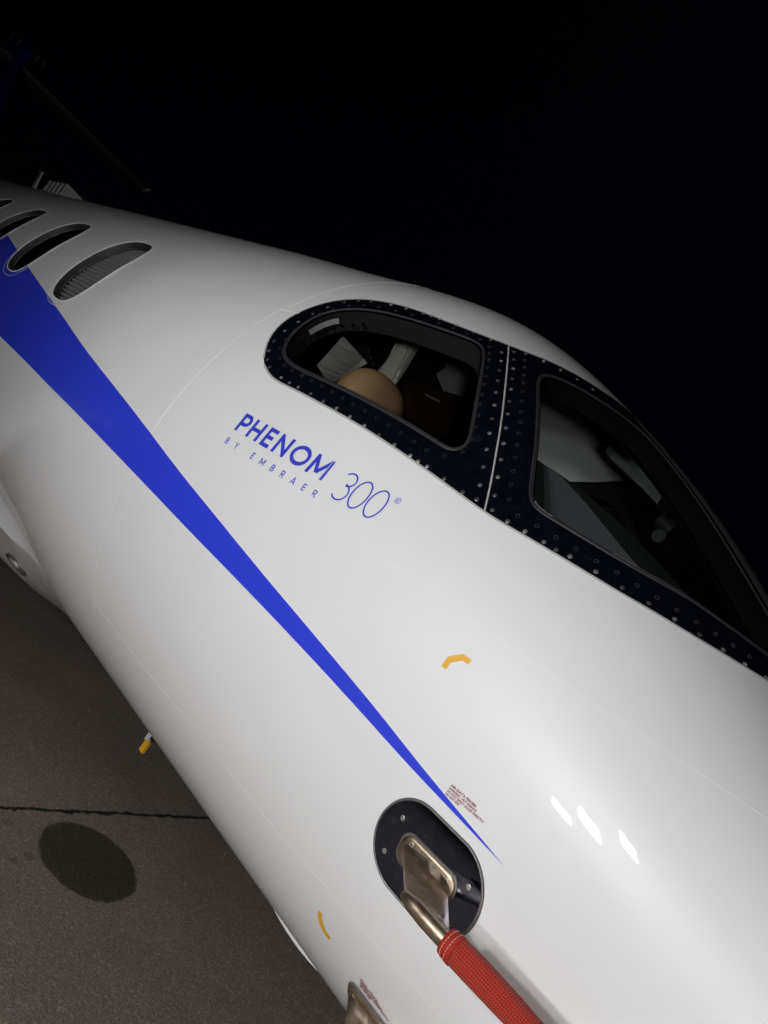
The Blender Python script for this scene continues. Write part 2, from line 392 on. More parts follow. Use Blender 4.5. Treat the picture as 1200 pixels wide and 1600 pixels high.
DIVIDER = [(1.282, 54.86), (1.141, 45.89), (1.042, 39.13), (0.9724, 33.64), (0.9241, 29.51), (0.8889, 25.97)]
SEAM_DOOR = [(1.238, 20.58), (1.238, 17.51), (1.24, 14.5), (1.24, 11.6), (1.237, 9.17), (1.225, 7.73), (1.209, 7), (1.189, 6.86), (1.158, 7.26), (1.091, 7.98), (1.027, 8.75), (0.917, 10.14), (0.8264, 11.94), (0.7503, 13.42), (0.6657, 15.37), (0.5835, 18.13), (0.5257, 20.27), (0.4722, 22.6), (0.4055, 25.76), (0.3433, 29.12), (0.2994, 31.61), (0.2573, 34.09)]
SEAM_LOW = [(1.843, -36.21), (1.691, -35.83), (1.504, -35.72), (1.368, -35.09), (1.246, -34.53), (1.085, -34.05), (0.9882, -33.59), (0.9013, -33.26), (0.7973, -32.34), (0.7032, -31.36), (0.6165, -30.54), (0.5233, -29.4), (0.4443, -28.21)]
STRIPE_UP = [(4.175, 18.41), (3.457, 12.27), (2.703, 6.09), (2.276, 2.15), (1.833, -1.84), (1.759, -2.49), (1.602, -3.74), (1.24, -5.79), (0.9856, -6.54), (0.7792, -6.82), (0.6692, -7.14), (0.4732, -6.99)]
STRIPE_LO = [(3.22, -6.74), (2.711, -7.11), (2.339, -7.75), (1.971, -8.9), (1.768, -9.39), (1.479, -9.78), (1.188, -9.6), (0.9545, -9.16), (0.7598, -8.65), (0.687, -8.43)]
MARK1 = [(0.743, 4.88), (0.7435, 6.62), (0.7271, 8.41), (0.7237, 8.74), (0.7055, 9.11), (0.7051, 8.23), (0.7181, 7.92), (0.7327, 6.33), (0.7319, 5.08)]
MARK2 = [(0.7447, -36.26), (0.735, -36.2), (0.7341, -37.21), (0.7201, -38.21), (0.706, -38.14), (0.7074, -38.86), (0.727, -39), (0.7431, -38.11), (0.7461, -37.46)]
SCREW_OUT = [(1.573, 18.96), (1.536, 19.06), (1.501, 19.31), (1.452, 19.72), (1.402, 20), (1.354, 20.53), (1.304, 20.9), (1.254, 21.4), (1.204, 21.91), (1.154, 22.54), (1.104, 23.17), (1.079, 23.39), (1.054, 23.87), (1.004, 24.57), (0.9522, 25.35), (0.9193, 26.29), (0.9403, 28.32), (0.9692, 30.9), (1, 33.5), (1.031, 35.95), (1.062, 38.28), (1.093, 40.62), (1.126, 42.8), (1.159, 45.11), (1.19, 47.26), (1.222, 49.49), (1.255, 51.47), (1.637, 19.3), (1.667, 20.28), (1.694, 21.82), (1.715, 23.92), (1.726, 26.81), (1.728, 29.88), (1.727, 33.07), (1.726, 36.25), (1.715, 39.41), (1.693, 41.48), (1.664, 42.92), (1.609, 44.62), (1.562, 45.64), (1.509, 46.75), (1.486, 47.47), (1.461, 48.07), (1.411, 49.29), (1.362, 50.73), (1.317, 52.35), (0.8802, 27.13), (0.9023, 29.08), (0.9308, 31.6), (0.9612, 34.2), (0.9914, 36.62), (1.024, 39.08), (1.055, 41.41), (1.087, 43.64), (1.12, 45.91), (1.152, 48.04), (1.186, 50.26), (1.219, 52.43), (1.252, 54.34), (1.241, 56.78), (1.209, 59.69), (1.174, 62.1), (1.143, 64.94), (1.11, 67.53), (0.8418, 27.83), (0.8043, 29.1), (0.7659, 30.55), (0.7407, 31.44), (0.7158, 32.72), (0.6675, 34.97), (0.6209, 37.46), (0.5773, 40.32), (0.5367, 43.28), (0.4993, 46.43), (0.4653, 49.69), (0.4352, 52.99), (0.4078, 56.65)]
SCREW_IN = [(1.565, 21.06), (1.524, 21.27), (1.486, 21.52), (1.445, 21.81), (1.406, 22.12), (1.367, 22.47), (1.327, 22.78), (1.287, 23.29), (1.247, 23.7), (1.207, 24.13), (1.168, 24.62), (1.126, 25.21), (1.086, 25.69), (1.047, 27.12), (1.029, 29.97), (1.039, 32.82), (1.063, 34.77), (1.088, 36.72), (1.113, 38.53), (1.136, 40.27), (1.162, 42.13), (1.186, 43.87), (1.211, 45.68), (1.236, 47.38), (1.261, 48.9), (1.287, 50.28), (1.601, 21.06), (1.638, 21.64), (1.67, 23.21), (1.69, 25.3), (1.7, 27.74), (1.706, 30.74), (1.71, 33.65), (1.707, 36.48), (1.685, 38.95), (1.657, 40.89), (1.617, 42.3), (1.568, 43.55), (1.517, 44.76), (1.44, 46.71), (1.401, 47.96), (1.362, 49.16), (1.325, 50.2), (0.8769, 30.48), (0.9003, 32.51), (0.9229, 34.45), (0.9481, 36.47), (0.9723, 38.41), (0.9971, 40.3), (1.022, 42.05), (1.048, 43.95), (1.076, 45.75), (1.103, 47.56), (1.129, 49.42), (1.156, 51.15), (1.184, 52.9), (1.213, 54.62), (0.8384, 29.85), (0.7993, 31.31), (0.7596, 32.83), (0.7208, 34.48), (0.6827, 36.27), (0.6473, 38.32), (0.6116, 40.41), (0.5791, 42.63), (0.5476, 45), (0.519, 47.51), (0.4914, 50.3), (0.4666, 52.99), (0.4441, 55.67)]

HALF = 90 * math.pi / 180 * KV
low_tail = [(float(s), float(z2deg(s, .247)[0])) for s in (.36, .335)]
s0 = .36
for s_ in np.arange(.36, .2, -.002):
    if prof('zt', np.array(s_)) <= .249: s0 = float(s_); break
frame_loop = plan(FRAME + [(1.105, 78), (1.092, 84)]) 
top_run = relax(smooth_line(plan(FRAME + [(1.105, 78), (1.09, 84), (1.085, 90)])), 6)
low_run = relax(smooth_line(plan(FRAME_LOW[:-1] + [(.402, 56.5), (.352, 68), (.325, 79), (.316, 90)])), 5)
frame_loop = top_run + low_run[::-1]
side_loop = relax(smooth_line(plan(GLASS1), closed=True), 4, True)
ws_loop = relax(smooth_line(plan(WS + [(1.005, 72), (.972, 74.6), (.93, 75.6), (.828, 75.6), (.715, 75.2), (.627, 75), (.52, 75), (.45, 75), (.41, 73.8), (.402, 70.5), (.415, 66.5)] + WS_LOW[::-1]), closed=True), 4, True)
def cabin_loop(sc, n=56):
    pts = []
    for i in range(n):
        t = 2 * math.pi * i / n; c, sn = math.cos(t), math.sin(t); e = 2 / 2.7
        x = math.copysign(abs(c) ** e, c) * .170; y = math.copysign(abs(sn) ** e, sn) * .2
        pts.append((sc + x, math.radians(22.4) * KV + y * KV / .87))
    return pts
CABIN = [2.925 + .742 * i for i in range(6)]
cab_loops = [cabin_loop(c) for c in CABIN]
UP_EXT = [(12.8, 30), (10.0, 32), (8.4, 33), (7.4, 32.5), (6.6, 31.5), (5.8, 29), (5.0, 24.5)]
LO_EXT = [(12.8, 22), (10.0, 12), (8.4, 6), (7.4, 2.5), (6.4, -.5), (5.4, -3.2), (4.4, -5.4), (3.7, -6.3)]
up_run = relax(smooth_line(plan(UP_EXT + STRIPE_UP), .03), 4)
lo_run = relax(smooth_line(plan(LO_EXT + STRIPE_LO + [STRIPE_UP[-1]]), .03), 4)
stripe_loop = up_run + lo_run[::-1][1:]

# flattened skin triangulation
vv = np.concatenate([np.linspace(-HALF, HALF, 69)])
ss = np.concatenate([TIP + np.array([.002, .01, .025, .05, .085, .13, .18, .24, .31, .39, .48, .58, .7, .82, .94, 1.04]),
                     np.arange(-.3, 3.6, .0225), np.arange(3.62, 7.0, .06), np.arange(7.0, 14.2, .15)])
loops = [(frame_loop, True), (side_loop, True), (inset(side_loop, .009), True), (ws_loop, True), (inset(ws_loop, .009), True), (stripe_loop, True), (inset(side_loop, -.05), True), (inset(ws_loop, -.035), True)] + [(c, True) for c in cab_loops]
lp_pts = np.array([p for l, _ in loops for p in l])
verts2 = []; edges2 = []
for l, closed in loops:
    k = len(verts2); verts2 += l
    edges2 += [(k + i, k + i + 1) for i in range(len(l) - 1)] + ([(k + len(l) - 1, k)] if closed else [])
grid = np.array([(a, b) for a in ss for b in vv])
near = np.zeros(len(grid), bool)
for q in lp_pts: near |= ((grid[:, 0] - q[0]) ** 2 + (grid[:, 1] - q[1]) ** 2 < .006 ** 2) & (np.abs(np.abs(grid[:, 1]) - HALF) > 1e-6)
verts2 += [tuple(p) for p in grid[~near]]
res = delaunay_2d_cdt([Vector(p) for p in verts2], edges2, [], 0, 1e-6)
V2 = np.array([(p[0], p[1]) for p in res[0]]); T2 = np.array([f for f in res[2] if len(f) == 3])
cen = V2[T2].mean(1); CX, CY = cen[:, 0], cen[:, 1]
reg = np.zeros(len(T2), int)                 # 0 skin
reg[in_poly(stripe_loop, CX, CY)] = 6
full_frame = frame_loop
reg[in_poly(full_frame, CX, CY)] = 1
reg[in_poly(side_loop, CX, CY)] = 2; reg[in_poly(inset(side_loop, .009), CX, CY)] = 3
reg[in_poly(ws_loop, CX, CY)] = 4; reg[in_poly(inset(ws_loop, .009), CX, CY)] = 5
for c in cab_loops: reg[in_poly(c, CX, CY)] = 9
P3 = surf(V2[:, 0], V2[:, 1] / KV); N3 = normal(V2[:, 0], V2[:, 1] / KV)
MIR = np.array([1, -1, 1.])
def skin_part(ids, name, mt, parent, sides=(1, -1), off=0., keep=None):
    sel = np.isin(reg, ids)
    if keep is not None: sel &= keep
    t = T2[sel]; used, inv = np.unique(t, return_inverse=True); t = inv.reshape(-1, 3)
    p = P3[used] + N3[used] * off; n = N3[used]
    a, b, c = p[t[:, 0]], p[t[:, 1]], p[t[:, 2]]
    flip = np.sum(np.cross(b - a, c - a) * n[t].mean(1), -1) < 0
    t[flip] = t[flip][:, [0, 2, 1]]
    V, N, F = [], [], []
    for sd in sides:
        k = sum(len(x) for x in V)
        if sd == 1: V.append(p); N.append(n); F.append(t + k)
        else: V.append(p * MIR); N.append(n * MIR); F.append(t[:, [0, 2, 1]] + k)
    return link(name, np.concatenate(V), np.concatenate(F), mt, parent, normals=np.concatenate(N))
def strip(pts, width, off, name, mt, parent, closed=False, crown=.0004, label=None):
    """raised ribbon lying on the skin along plan points"""
    P = [Vector(p) for p in pts]; n = len(P); rows = []
    for i in range(n):
        a = P[(i - 1) % n] if closed else P[max(i - 1, 0)]; b = P[(i + 1) % n] if closed else P[min(i + 1, n - 1)]
        t = b - a
        if t.length < 1e-9: t = Vector((1, 0))
        t.normalize(); nn = Vector((-t.y, t.x))
        for k, (d, h) in enumerate(((-.5, 0), (-.25, crown), (.25, crown), (.5, 0))): rows.append((P[i] + nn * d * width, off + h))
    A = np.array([(q.x, q.y) for q, _ in rows]); O = np.array([h for _, h in rows])[:, None]
    pos = surf(A[:, 0], A[:, 1] / KV) + normal(A[:, 0], A[:, 1] / KV) * O
    f = []
    for i in range(n if closed else n - 1):
        for k in range(3):
            j = (i + 1) % n; f.append((i * 4 + k, i * 4 + k + 1, j * 4 + k + 1, j * 4 + k))
    return link(name, pos, f, mt, parent, smooth=True, label=label)
def patch_on(name, outline, mt, parent, off=.0007, label=None, step=.01):
    """flat mark laid on the skin: outline in plan coordinates"""
    n = len(outline); xs = [p[0] for p in outline]; ys = [p[1] for p in outline]
    vs = list(outline); L = [(i, (i + 1) % n) for i in range(n)]
    gx = np.arange(min(xs), max(xs), step); gy = np.arange(min(ys), max(ys), step)
    gp = np.array([(a, b) for a in gx for b in gy] or [(1e9, 1e9)])
    ok = in_poly(outline, gp[:, 0], gp[:, 1]); vs += [tuple(p) for p in gp[ok]]
    r = delaunay_2d_cdt([Vector(p) for p in vs], L, [], 0, 1e-7)
    v = np.array([(p[0], p[1]) for p in r[0]]); t = np.array([f for f in r[2] if len(f) == 3]); c = v[t].mean(1)
    t = t[in_poly(outline, c[:, 0], c[:, 1])]
    pos = surf(v[:, 0], v[:, 1] / KV); nn = normal(v[:, 0], v[:, 1] / KV)
    flip = np.sum(np.cross(pos[t[:, 1]] - pos[t[:, 0]], pos[t[:, 2]] - pos[t[:, 0]]) * nn[t[:, 0]], -1) < 0
    t[flip] = t[flip][:, [0, 2, 1]]
    return link(name, pos + nn * off, t, mt, parent, normals=nn, label=label)

# ------------------------------------------------------------------ apron
ap = MB(); ap.add([(-400, -400, 0), (400, -400, 0), (400, 400, 0), (-400, 400, 0)], [(0, 1, 2, 3)])
apron = ap.build('apron', asphalt); apron['kind'] = 'structure'

# ------------------------------------------------------------------ the jet
jet = thing('business_jet', 'white business jet with tapering blue side stripe and black cockpit window frame', 'aircraft')
fus = skin_part([0], 'fuselage', white, jet)
stripe = skin_part([6], 'stripe', blue, jet)
frame = skin_part([1], 'window_frame', frame_mat, jet)
side_w, wind_w = {}, {}
for sd in (1, -1):
    sw = skin_part([3], 'side_window', glass, jet, (sd,)); side_w[sd] = sw
    skin_part([2], 'seal', rubber, sw, (sd,))
    ws_ = skin_part([5], 'windshield', tinted, jet, (sd,)); wind_w[sd] = ws_
    skin_part([4], 'seal', rubber, ws_, (sd,))

# raised inner lip round both openings and the trim that runs inwards from them
def reveal(loop, name, mt, parent, d0, d1, shrink, sd=1):
    A = np.array(loop); B2 = np.array(inset(loop, shrink)); n = len(A)
    a = surf(A[:, 0], A[:, 1] / KV) + normal(A[:, 0], A[:, 1] / KV) * d0
    b = surf(B2[:, 0], B2[:, 1] / KV) + normal(B2[:, 0], B2[:, 1] / KV) * d1
    v = np.concatenate([a, b])
    if sd < 0: v = v * MIR
    f = [(i, (i + 1) % n, n + (i + 1) % n, n + i) for i in range(n)]
    return link(name, v, f, mt, parent, smooth=True)
for sd in (1, -1):
    reveal(inset(side_loop, .012), 'inner_trim', trim_mat, side_w[sd], -.003, -.060, -.004, sd)
    reveal(inset(ws_loop, .012), 'inner_trim', hole_mat, wind_w[sd], -.003, -.045, .004, sd)
strip(inset(side_loop, .003), .006, .0005, 'seal_lip', rubber, side_w[1], True, .0022)
strip(inset(ws_loop, .003), .006, .0005, 'seal_lip', rubber, wind_w[1], True, .002)

# sealant beads along the frame
strip([q_ for q_ in top_run if deg_of(q_[1]) < 66], .0045, .0003, 'sealant_bead', bead_mat, frame, False, .0008)
strip(low_run, .0045, .0003, 'sealant_bead', bead_mat, frame, False, .0008)
post_pts = [(float(s_), HALF - 1e-4) for s_ in np.linspace(1.06, .36, 60)]
for hw_, of_ in ((math.radians(11) * KV, .0006),): strip([(a_, math.radians(83.5) * KV) for a_, _ in post_pts], hw_, of_, 'centre_post', visor_mat, frame, False, .0012)
div = relax(smooth_line(plan(DIVIDER)), 5)
strip(div, .0042, .0003, 'sealant_bead', bead_mat, frame, False, .001)

# silver bonding braid showing at the windshield's lower edge
def along(loop, a, b):                       # stretch of a closed loop between the points nearest a and b (lower side)
    P = np.array(loop); ia = int(np.argmin(((P - np.array(a)) ** 2).sum(1))); ib = int(np.argmin(((P - np.array(b)) ** 2).sum(1)))
    if ia > ib: ia, ib = ib, ia
    return loop[ia:ib + 1]
wl_in = inset(ws_loop, .011)
strip(along(wl_in, plan([(.668, 39.9)])[0], plan([(.553, 49.2)])[0]), .0075, -.004, 'bonding_braid', braid, wind_w[1], False, .0015)
strip(along(wl_in, plan([(.853, 33.3)])[0], plan([(.79, 34.4)])[0]), .007, -.004, 'bonding_braid', braid, wind_w[1], False, .0015)

# panel seams
def seam(pts, w=.0024, raw=False): return strip(pts if raw else relax(smooth_line(plan(pts)), 4), w, .0002, 'panel_seam', seam_mat, fus, False, .0001 + w * (.22 if w > .002 else .12))
ring_s = 1.835
seam([(ring_s, a) for a in np.arange(-38, -9.5, 1.5)] + [(ring_s, -9.3)]); seam([(ring_s, a) for a in np.arange(-1.6, 31.5, 1.5)])
seam([(ring_s - .012, a) for a in np.arange(32, 90, 1.5)])
seam([(ring_s, 30.8), (1.79, 31.4), (1.765, 31.8)])
seam(SEAM_DOOR[:8], .0022); seam(SEAM_DOOR[7:], .0016); seam(SEAM_LOW, .0017)

# screws round the windows
steels = [steel] + [mat('screw_steel_worn', (b_, b_, b_ * .97), .38, .75) for b_ in (.16, .28)]
def screw_mesh(kind, st=0):
    mb = MB(); n = 10; r = .0042
    if kind == 'out':
        rings = [(r * 1.1, -.0002), (r * 1.1, .0006), (r * .8, .0011), (r * .52, .0011), (r * .45, .0003)]
    else:
        rings = [(r * 1.05, -.0002), (r * 1.05, .0006), (r * .86, .0006), (r * .8, .0002)]
    v = []; f = []
    for rr, h in rings: v += [(rr * math.cos(2 * math.pi * k / n), rr * math.sin(2 * math.pi * k / n), h) for k in range(n)]
    for i in range(len(rings) - 1):
        f += [(i * n + k, i * n + (k + 1) % n, (i + 1) * n + (k + 1) % n, (i + 1) * n + k) for k in range(n)]
    f.append(tuple((len(rings) - 1) * n + k for k in range(n)))
    me = bpy.data.meshes.new('screw'); me.from_pydata(v, [], f); me.update()
    me.materials.append(steels[st] if kind == 'out' else dark_steel); me.materials.append(frame_mat)
    if kind == 'in': me.polygons[len(f) - 1].material_index = 1
    else:
        for q in range(n): me.polygons[len(f) - 2 - q].material_index = 0
    return me
so_me, si_me = screw_mesh('out'), screw_mesh('in'); so_var = [so_me, screw_mesh('out', 1), screw_mesh('out', 2)]
for lst, me in ((SCREW_OUT, so_me), (SCREW_IN, si_me)):
    for s_, a_ in lst:
        q = nrm1(s_, a_).to_track_quat('Z', 'Y').to_matrix() @ Matrix.Rotation(random.random() * 6, 3, 'Z')
        share('screw', random.choice(so_var) if me is so_me else me, on1(s_, a_, .0001 + random.random() * .0003), q, frame)

# small flush fasteners along the forward cabin frame
for s_, a_ in [(2.1297, 2.53), (2.0992, 2.55), (2.0742, 2.59), (1.8816, 10.43), (1.7903, 10.65)]:
    fs_ = MB(); c_ = on1(s_, a_); n_ = nrm1(s_, a_); ux = n_.orthogonal().normalized(); uy = n_.cross(ux)
    fs_.loft([[c_ + n_ * h_ + (ux * math.cos(2 * math.pi * k / 10) + uy * math.sin(2 * math.pi * k / 10)) * r_ for k in range(10)] for r_, h_ in ((.0042, -.0004), (.0038, .0009), (.0022, .0013))])
    fs_.build('fastener', white, fus, True)
# placard on the side window's trim
tr_ = inset(side_loop, .0165); tr2 = inset(side_loop, .0180)
ii = [k for k in range(len(tr_)) if tr_[k][0] > 1.6 and 30 < deg_of(tr_[k][1]) < 36.5]
pv, pf = [], []
for k in ii:
    for lp_, dp_ in ((tr_, -.016), (tr2, -.031)): pv.append(on1(lp_[k][0], deg_of(lp_[k][1]), dp_))
for k in range(len(ii) - 1): pf.append((2 * k, 2 * k + 1, 2 * k + 3, 2 * k + 2))
link('placard', pv, pf, shade_mat, side_w[1])

# ------------------------------------------------------------------ lettering on the skin
def text_mesh(body, size, spacing=1., bold=0.):
    cu = bpy.data.curves.new('tmp', 'FONT'); cu.body = body; cu.size = size; cu.space_character = spacing; cu.offset = bold; cu.resolution_u = 6
    ob = bpy.data.objects.new('tmp', cu); COL.objects.link(ob)
    dg = bpy.context.evaluated_depsgraph_get(); me = bpy.data.meshes.new_from_object(ob.evaluated_get(dg))
    v = np.array([x.co[:2] for x in me.vertices]); f = [tuple(p.vertices) for p in me.polygons]
    bpy.data.objects.remove(ob); bpy.data.meshes.remove(me); return v, f
def lay(v, f, s0, z0, slope, name, mt, parent, label, off=.0006, width=None):
    """flat print: x runs forward, y up; projected sideways on to the starboard skin"""
    v = np.array(v, float)
    if width: v[:, 0] *= width / (v[:, 0].max() - v[:, 0].min())
    v[:, 0] -= v[:, 0].min()
    ca, sa = math.cos(slope), math.sin(slope)
    S_ = s0 - (v[:, 0] * ca - v[:, 1] * sa); Z_ = z0 + v[:, 0] * sa + v[:, 1] * ca
    ph = np.radians(z2deg(S_, Z_)); nn = normal(S_, ph); pos = surf(S_, ph) + nn * off
    tris = []
    for q in f:
        for k in range(1, len(q) - 1):
            a_, b_, c_ = q[0], q[k], q[k + 1]
            tris.append((a_, b_, c_) if np.dot(np.cross(pos[b_] - pos[a_], pos[c_] - pos[a_]), nn[a_]) > 0 else (a_, c_, b_))
    return link(name, pos, tris, mt, parent, normals=nn, label=label)
def strokes(lines, w):
    """pen strokes with butt ends and mitred joints -> flat mesh"""
    V, F = [], []
    for ln, closed in lines:
        P = [Vector(p) for p in ln]; n = len(P); k0 = len(V)
        for i in range(n):
            a = P[i - 1] if (closed or i) else None; b = P[(i + 1) % n] if (closed or i < n - 1) else None
            t1 = (P[i] - a).normalized() if a else None; t2 = (b - P[i]).normalized() if b else None
            t1 = t1 or t2; t2 = t2 or t1
            m1 = Vector((-t1.y, t1.x)); m2 = Vector((-t2.y, t2.x)); mm = (m1 + m2); mm.normalize()
            d = w / 2 / max(.35, mm.dot(m1)); V += [P[i] + mm * d, P[i] - mm * d]
        for i in range(n if closed else n - 1):
            j = (i + 1) % n; F.append((k0 + 2 * i, k0 + 2 * i + 1, k0 + 2 * j + 1, k0 + 2 * j))
    return [(p.x, p.y) for p in V], F
def arc(cx, cy, rx, ry, a0, a1, n=22): return [(cx + rx * math.cos(math.radians(a0 + (a1 - a0) * i / n)), cy + ry * math.sin(math.radians(a0 + (a1 - a0) * i / n))) for i in range(n + 1)]
H = .0505; w = .0097; h = w / 2
GL = {
 'P': ([([(h, 0), (h, H - h)], False), ([(0, H - h), (.0165, H - h)] + arc(.0175, H - h - .0118, .0118, .0118, 88, -88, 14) + [(.0165, H - h - .0236), (h, H - h - .0236)], False)], .034),
 'H': ([([(h, 0), (h, H)], False), ([(.0345, 0), (.0345, H)], False), ([(h, H * .5), (.0345, H * .5)], False)], .0385),
 'E': ([([(h, 0), (h, H)], False), ([(h, h), (.029, h)], False), ([(h, H * .51), (.0265, H * .51)], False), ([(h, H - h), (.029, H - h)], False)], .031),
 'N': ([([(h, 0), (h, H)], False), ([(.0365, 0), (.0365, H)], False), ([(h + .0005, H - .006), (.036, .006)], False)], .041),
 'O': ([(arc(.0265, H / 2, .0222, H / 2 - h, 90, 450, 40)[:-1], True)], .053),
 'M': ([([(h, 0), (h + .002, H)], False), ([(.0475, 0), (.0455, H)], False), ([(h + .002, H - .004), (.026, .010)], False), ([(.0455, H - .004), (.026, .010)], False)], .052)}
adv = {'P': .0405, 'H': .0500, 'E': .0405, 'N': .0515, 'O': .0600, 'M': .052}
tot = sum(adv[c] for c in 'PHENOM'); kx = .337 / tot; x = 0
z_base = lambda xx: .0995
for i, c in enumerate('PHENOM'):
    ln, wd = GL[c]; v, f = strokes([([(a * kx, b) for a, b in l], cl) for l, cl in ln], w)
    v0 = min(a for a, b in v); s_start = 1.5665 - (x + v0) * math.cos(.03)
    lay(v, f, s_start, .0995 + x * .034, .034, 'letter', letter_blue, fus, 'bold blue letter ' + c, off=.0006 + i * .00002)
    x += adv[c] * kx
def thin_digit(kind, W=.040, Hh=.066):
    if kind == '0': return [(arc(W / 2, Hh / 2, W / 2, Hh / 2, 90, 450, 44)[:-1], True)]
    up = arc(W * .42, Hh * .765, W * .42, Hh * .235, 150, -90, 22)
    lo = arc(W * .40, Hh * .29, W * .50, Hh * .29, 90, -140, 24)
    return [(up, False), (lo, False)]
x3 = 0
for i, c in enumerate('300'):
    v, f = strokes(thin_digit(c), .0036)
    lay(v, f, 1.184 - x3, .0945 + i * .0022, .034, 'digit', letter_blue, fus, 'thin blue digit ' + c, off=.0006 + i * .00002)
    x3 += (.0415 if c == '3' else .0465)
v, f = strokes([(arc(0, 0, .0061, .0061, 0, 360, 24)[:-1], True)], .0011)
v2, f2 = text_mesh('R', .0105); v2 = v2 - (v2.max(0) + v2.min(0)) / 2
k = len(v); v = list(v) + [tuple(q) for q in v2]; f = f + [tuple(i + k for i in q) for q in f2]
lay(v, f, 1.0475, .1615, .034, 'registered_mark', letter_blue, fus, 'small blue circled letter mark')
SH, SW = .0168, .0024; e_ = SW / 2
SG = {'B': [([(e_, 0), (e_, SH)], False), ([(0, SH - e_), (.006, SH - e_)] + arc(.006, SH * .745, .0036, SH * .255 - e_, 88, -88, 8) + [(.006, SH * .49), (e_, SH * .49)], False), ([(.006, SH * .49)] + arc(.0065, SH * .245 + e_ / 2, .0042, SH * .245 - e_ / 2, 88, -88, 8) + [(.006, e_), (0, e_)], False)],
      'Y': [([(.0005, SH), (.0062, SH * .46), (.0119, SH)], False), ([(.0062, SH * .5), (.0062, 0)], False)],
      'E': [([(e_, 0), (e_, SH)], False), ([(0, e_), (.0098, e_)], False), ([(0, SH * .51), (.009, SH * .51)], False), ([(0, SH - e_), (.0098, SH - e_)], False)],
      'M': [([(e_, 0), (e_, SH)], False), ([(.0158, 0), (.0158, SH)], False), ([(e_, SH - .001), (.0085, .004), (.0158, SH - .001)], False)],
      'R': [([(e_, 0), (e_, SH)], False), ([(0, SH - e_), (.006, SH - e_)] + arc(.006, SH * .72, .0042, SH * .28 - e_, 88, -88, 8) + [(.006, SH * .44), (e_, SH * .44)], False), ([(.0062, SH * .44), (.0112, 0)], False)],
      'A': [([(.0004, 0), (.0068, SH - .0004), (.0132, 0)], False), ([(.003, SH * .3), (.0106, SH * .3)], False)]}
chars = [strokes(SG[c], SW) if c != ' ' else None for c in 'BY EMBRAER']
wd = [.006 if q is None else max(a for a, b in q[0]) - min(a for a, b in q[0]) for q in chars]
gap = (.350 - sum(wd)) / (len(chars) - 1); xb = 0
for i, (q, c) in enumerate(zip(chars, 'BY EMBRAER')):
    if q is not None: lay(q[0], q[1], 1.5635 - xb, .0605 + xb * .034, .034, 'letter', letter_blue, fus, 'small blue letter ' + c)
    xb += wd[i] + gap
def warn(lines, s0, z0, lh, size, widths, slope):
    for i, (ln, wd) in enumerate(zip(lines, widths)):
        v, f = text_mesh(ln, size * (1.12 if i == 0 else 1.), 1., size * .03)
        lay(v, f, s0, z0 - i * lh, slope, 'warning_text', red_print, fus, 'maroon warning line on white skin', off=.0005, width=wd)
W1 = ['AIR DATA PROBE', 'WARNING - HOT SURFACE', 'DO NOT SPRAY LIQUID DIRECTLY', 'DO NOT STEP']
warn(W1, .6115, -.1795, .0052, .0052, [.0535, .0580, .0770, .0290], .03)
W2 = ['PITOT - STATIC', 'WARNING - HOT SURFACE', 'DO NOT SPRAY LIQUID DIRECTLY', 'DO NOT STEP']
warn(W2, .6175, -.5520, .0040, .0052, [.0470, .0570, .0760, .0290], .03)
patch_on('hoist_mark', plan(MARK1), yellow_print, fus, label='bent yellow mark on the white nose')
patch_on('hoist_mark', plan(MARK2), yellow_print, fus, label='narrow yellow mark low on the white belly')

# ------------------------------------------------------------------ cabin windows
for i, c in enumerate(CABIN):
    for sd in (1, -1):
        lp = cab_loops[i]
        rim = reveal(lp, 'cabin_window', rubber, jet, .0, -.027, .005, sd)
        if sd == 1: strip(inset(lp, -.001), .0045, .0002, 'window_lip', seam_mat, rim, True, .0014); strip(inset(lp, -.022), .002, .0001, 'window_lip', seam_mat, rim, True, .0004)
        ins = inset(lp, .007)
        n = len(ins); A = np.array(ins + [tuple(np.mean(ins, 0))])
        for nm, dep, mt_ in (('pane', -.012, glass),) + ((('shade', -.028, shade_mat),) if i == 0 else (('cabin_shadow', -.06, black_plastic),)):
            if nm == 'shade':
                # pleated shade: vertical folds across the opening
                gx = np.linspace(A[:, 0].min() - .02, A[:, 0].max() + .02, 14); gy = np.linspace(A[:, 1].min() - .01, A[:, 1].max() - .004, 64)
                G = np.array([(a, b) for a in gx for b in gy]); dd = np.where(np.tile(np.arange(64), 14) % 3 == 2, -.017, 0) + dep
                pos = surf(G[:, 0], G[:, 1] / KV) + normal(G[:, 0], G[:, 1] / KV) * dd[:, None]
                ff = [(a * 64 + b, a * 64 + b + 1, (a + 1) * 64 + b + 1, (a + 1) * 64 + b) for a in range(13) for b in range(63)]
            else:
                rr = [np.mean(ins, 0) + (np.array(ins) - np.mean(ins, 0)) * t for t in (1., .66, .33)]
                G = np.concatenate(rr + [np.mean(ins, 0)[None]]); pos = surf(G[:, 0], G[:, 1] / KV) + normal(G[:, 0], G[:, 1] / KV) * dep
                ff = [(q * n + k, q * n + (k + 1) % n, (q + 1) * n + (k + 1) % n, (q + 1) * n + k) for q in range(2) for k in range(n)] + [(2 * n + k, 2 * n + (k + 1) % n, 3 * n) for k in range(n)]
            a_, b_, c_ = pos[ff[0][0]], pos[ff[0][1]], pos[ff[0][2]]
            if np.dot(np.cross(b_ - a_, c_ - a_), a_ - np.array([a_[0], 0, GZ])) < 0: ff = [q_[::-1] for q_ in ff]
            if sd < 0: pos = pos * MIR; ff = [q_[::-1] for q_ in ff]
            link(nm, pos, ff, mt_, rim, smooth=(nm != 'shade'))

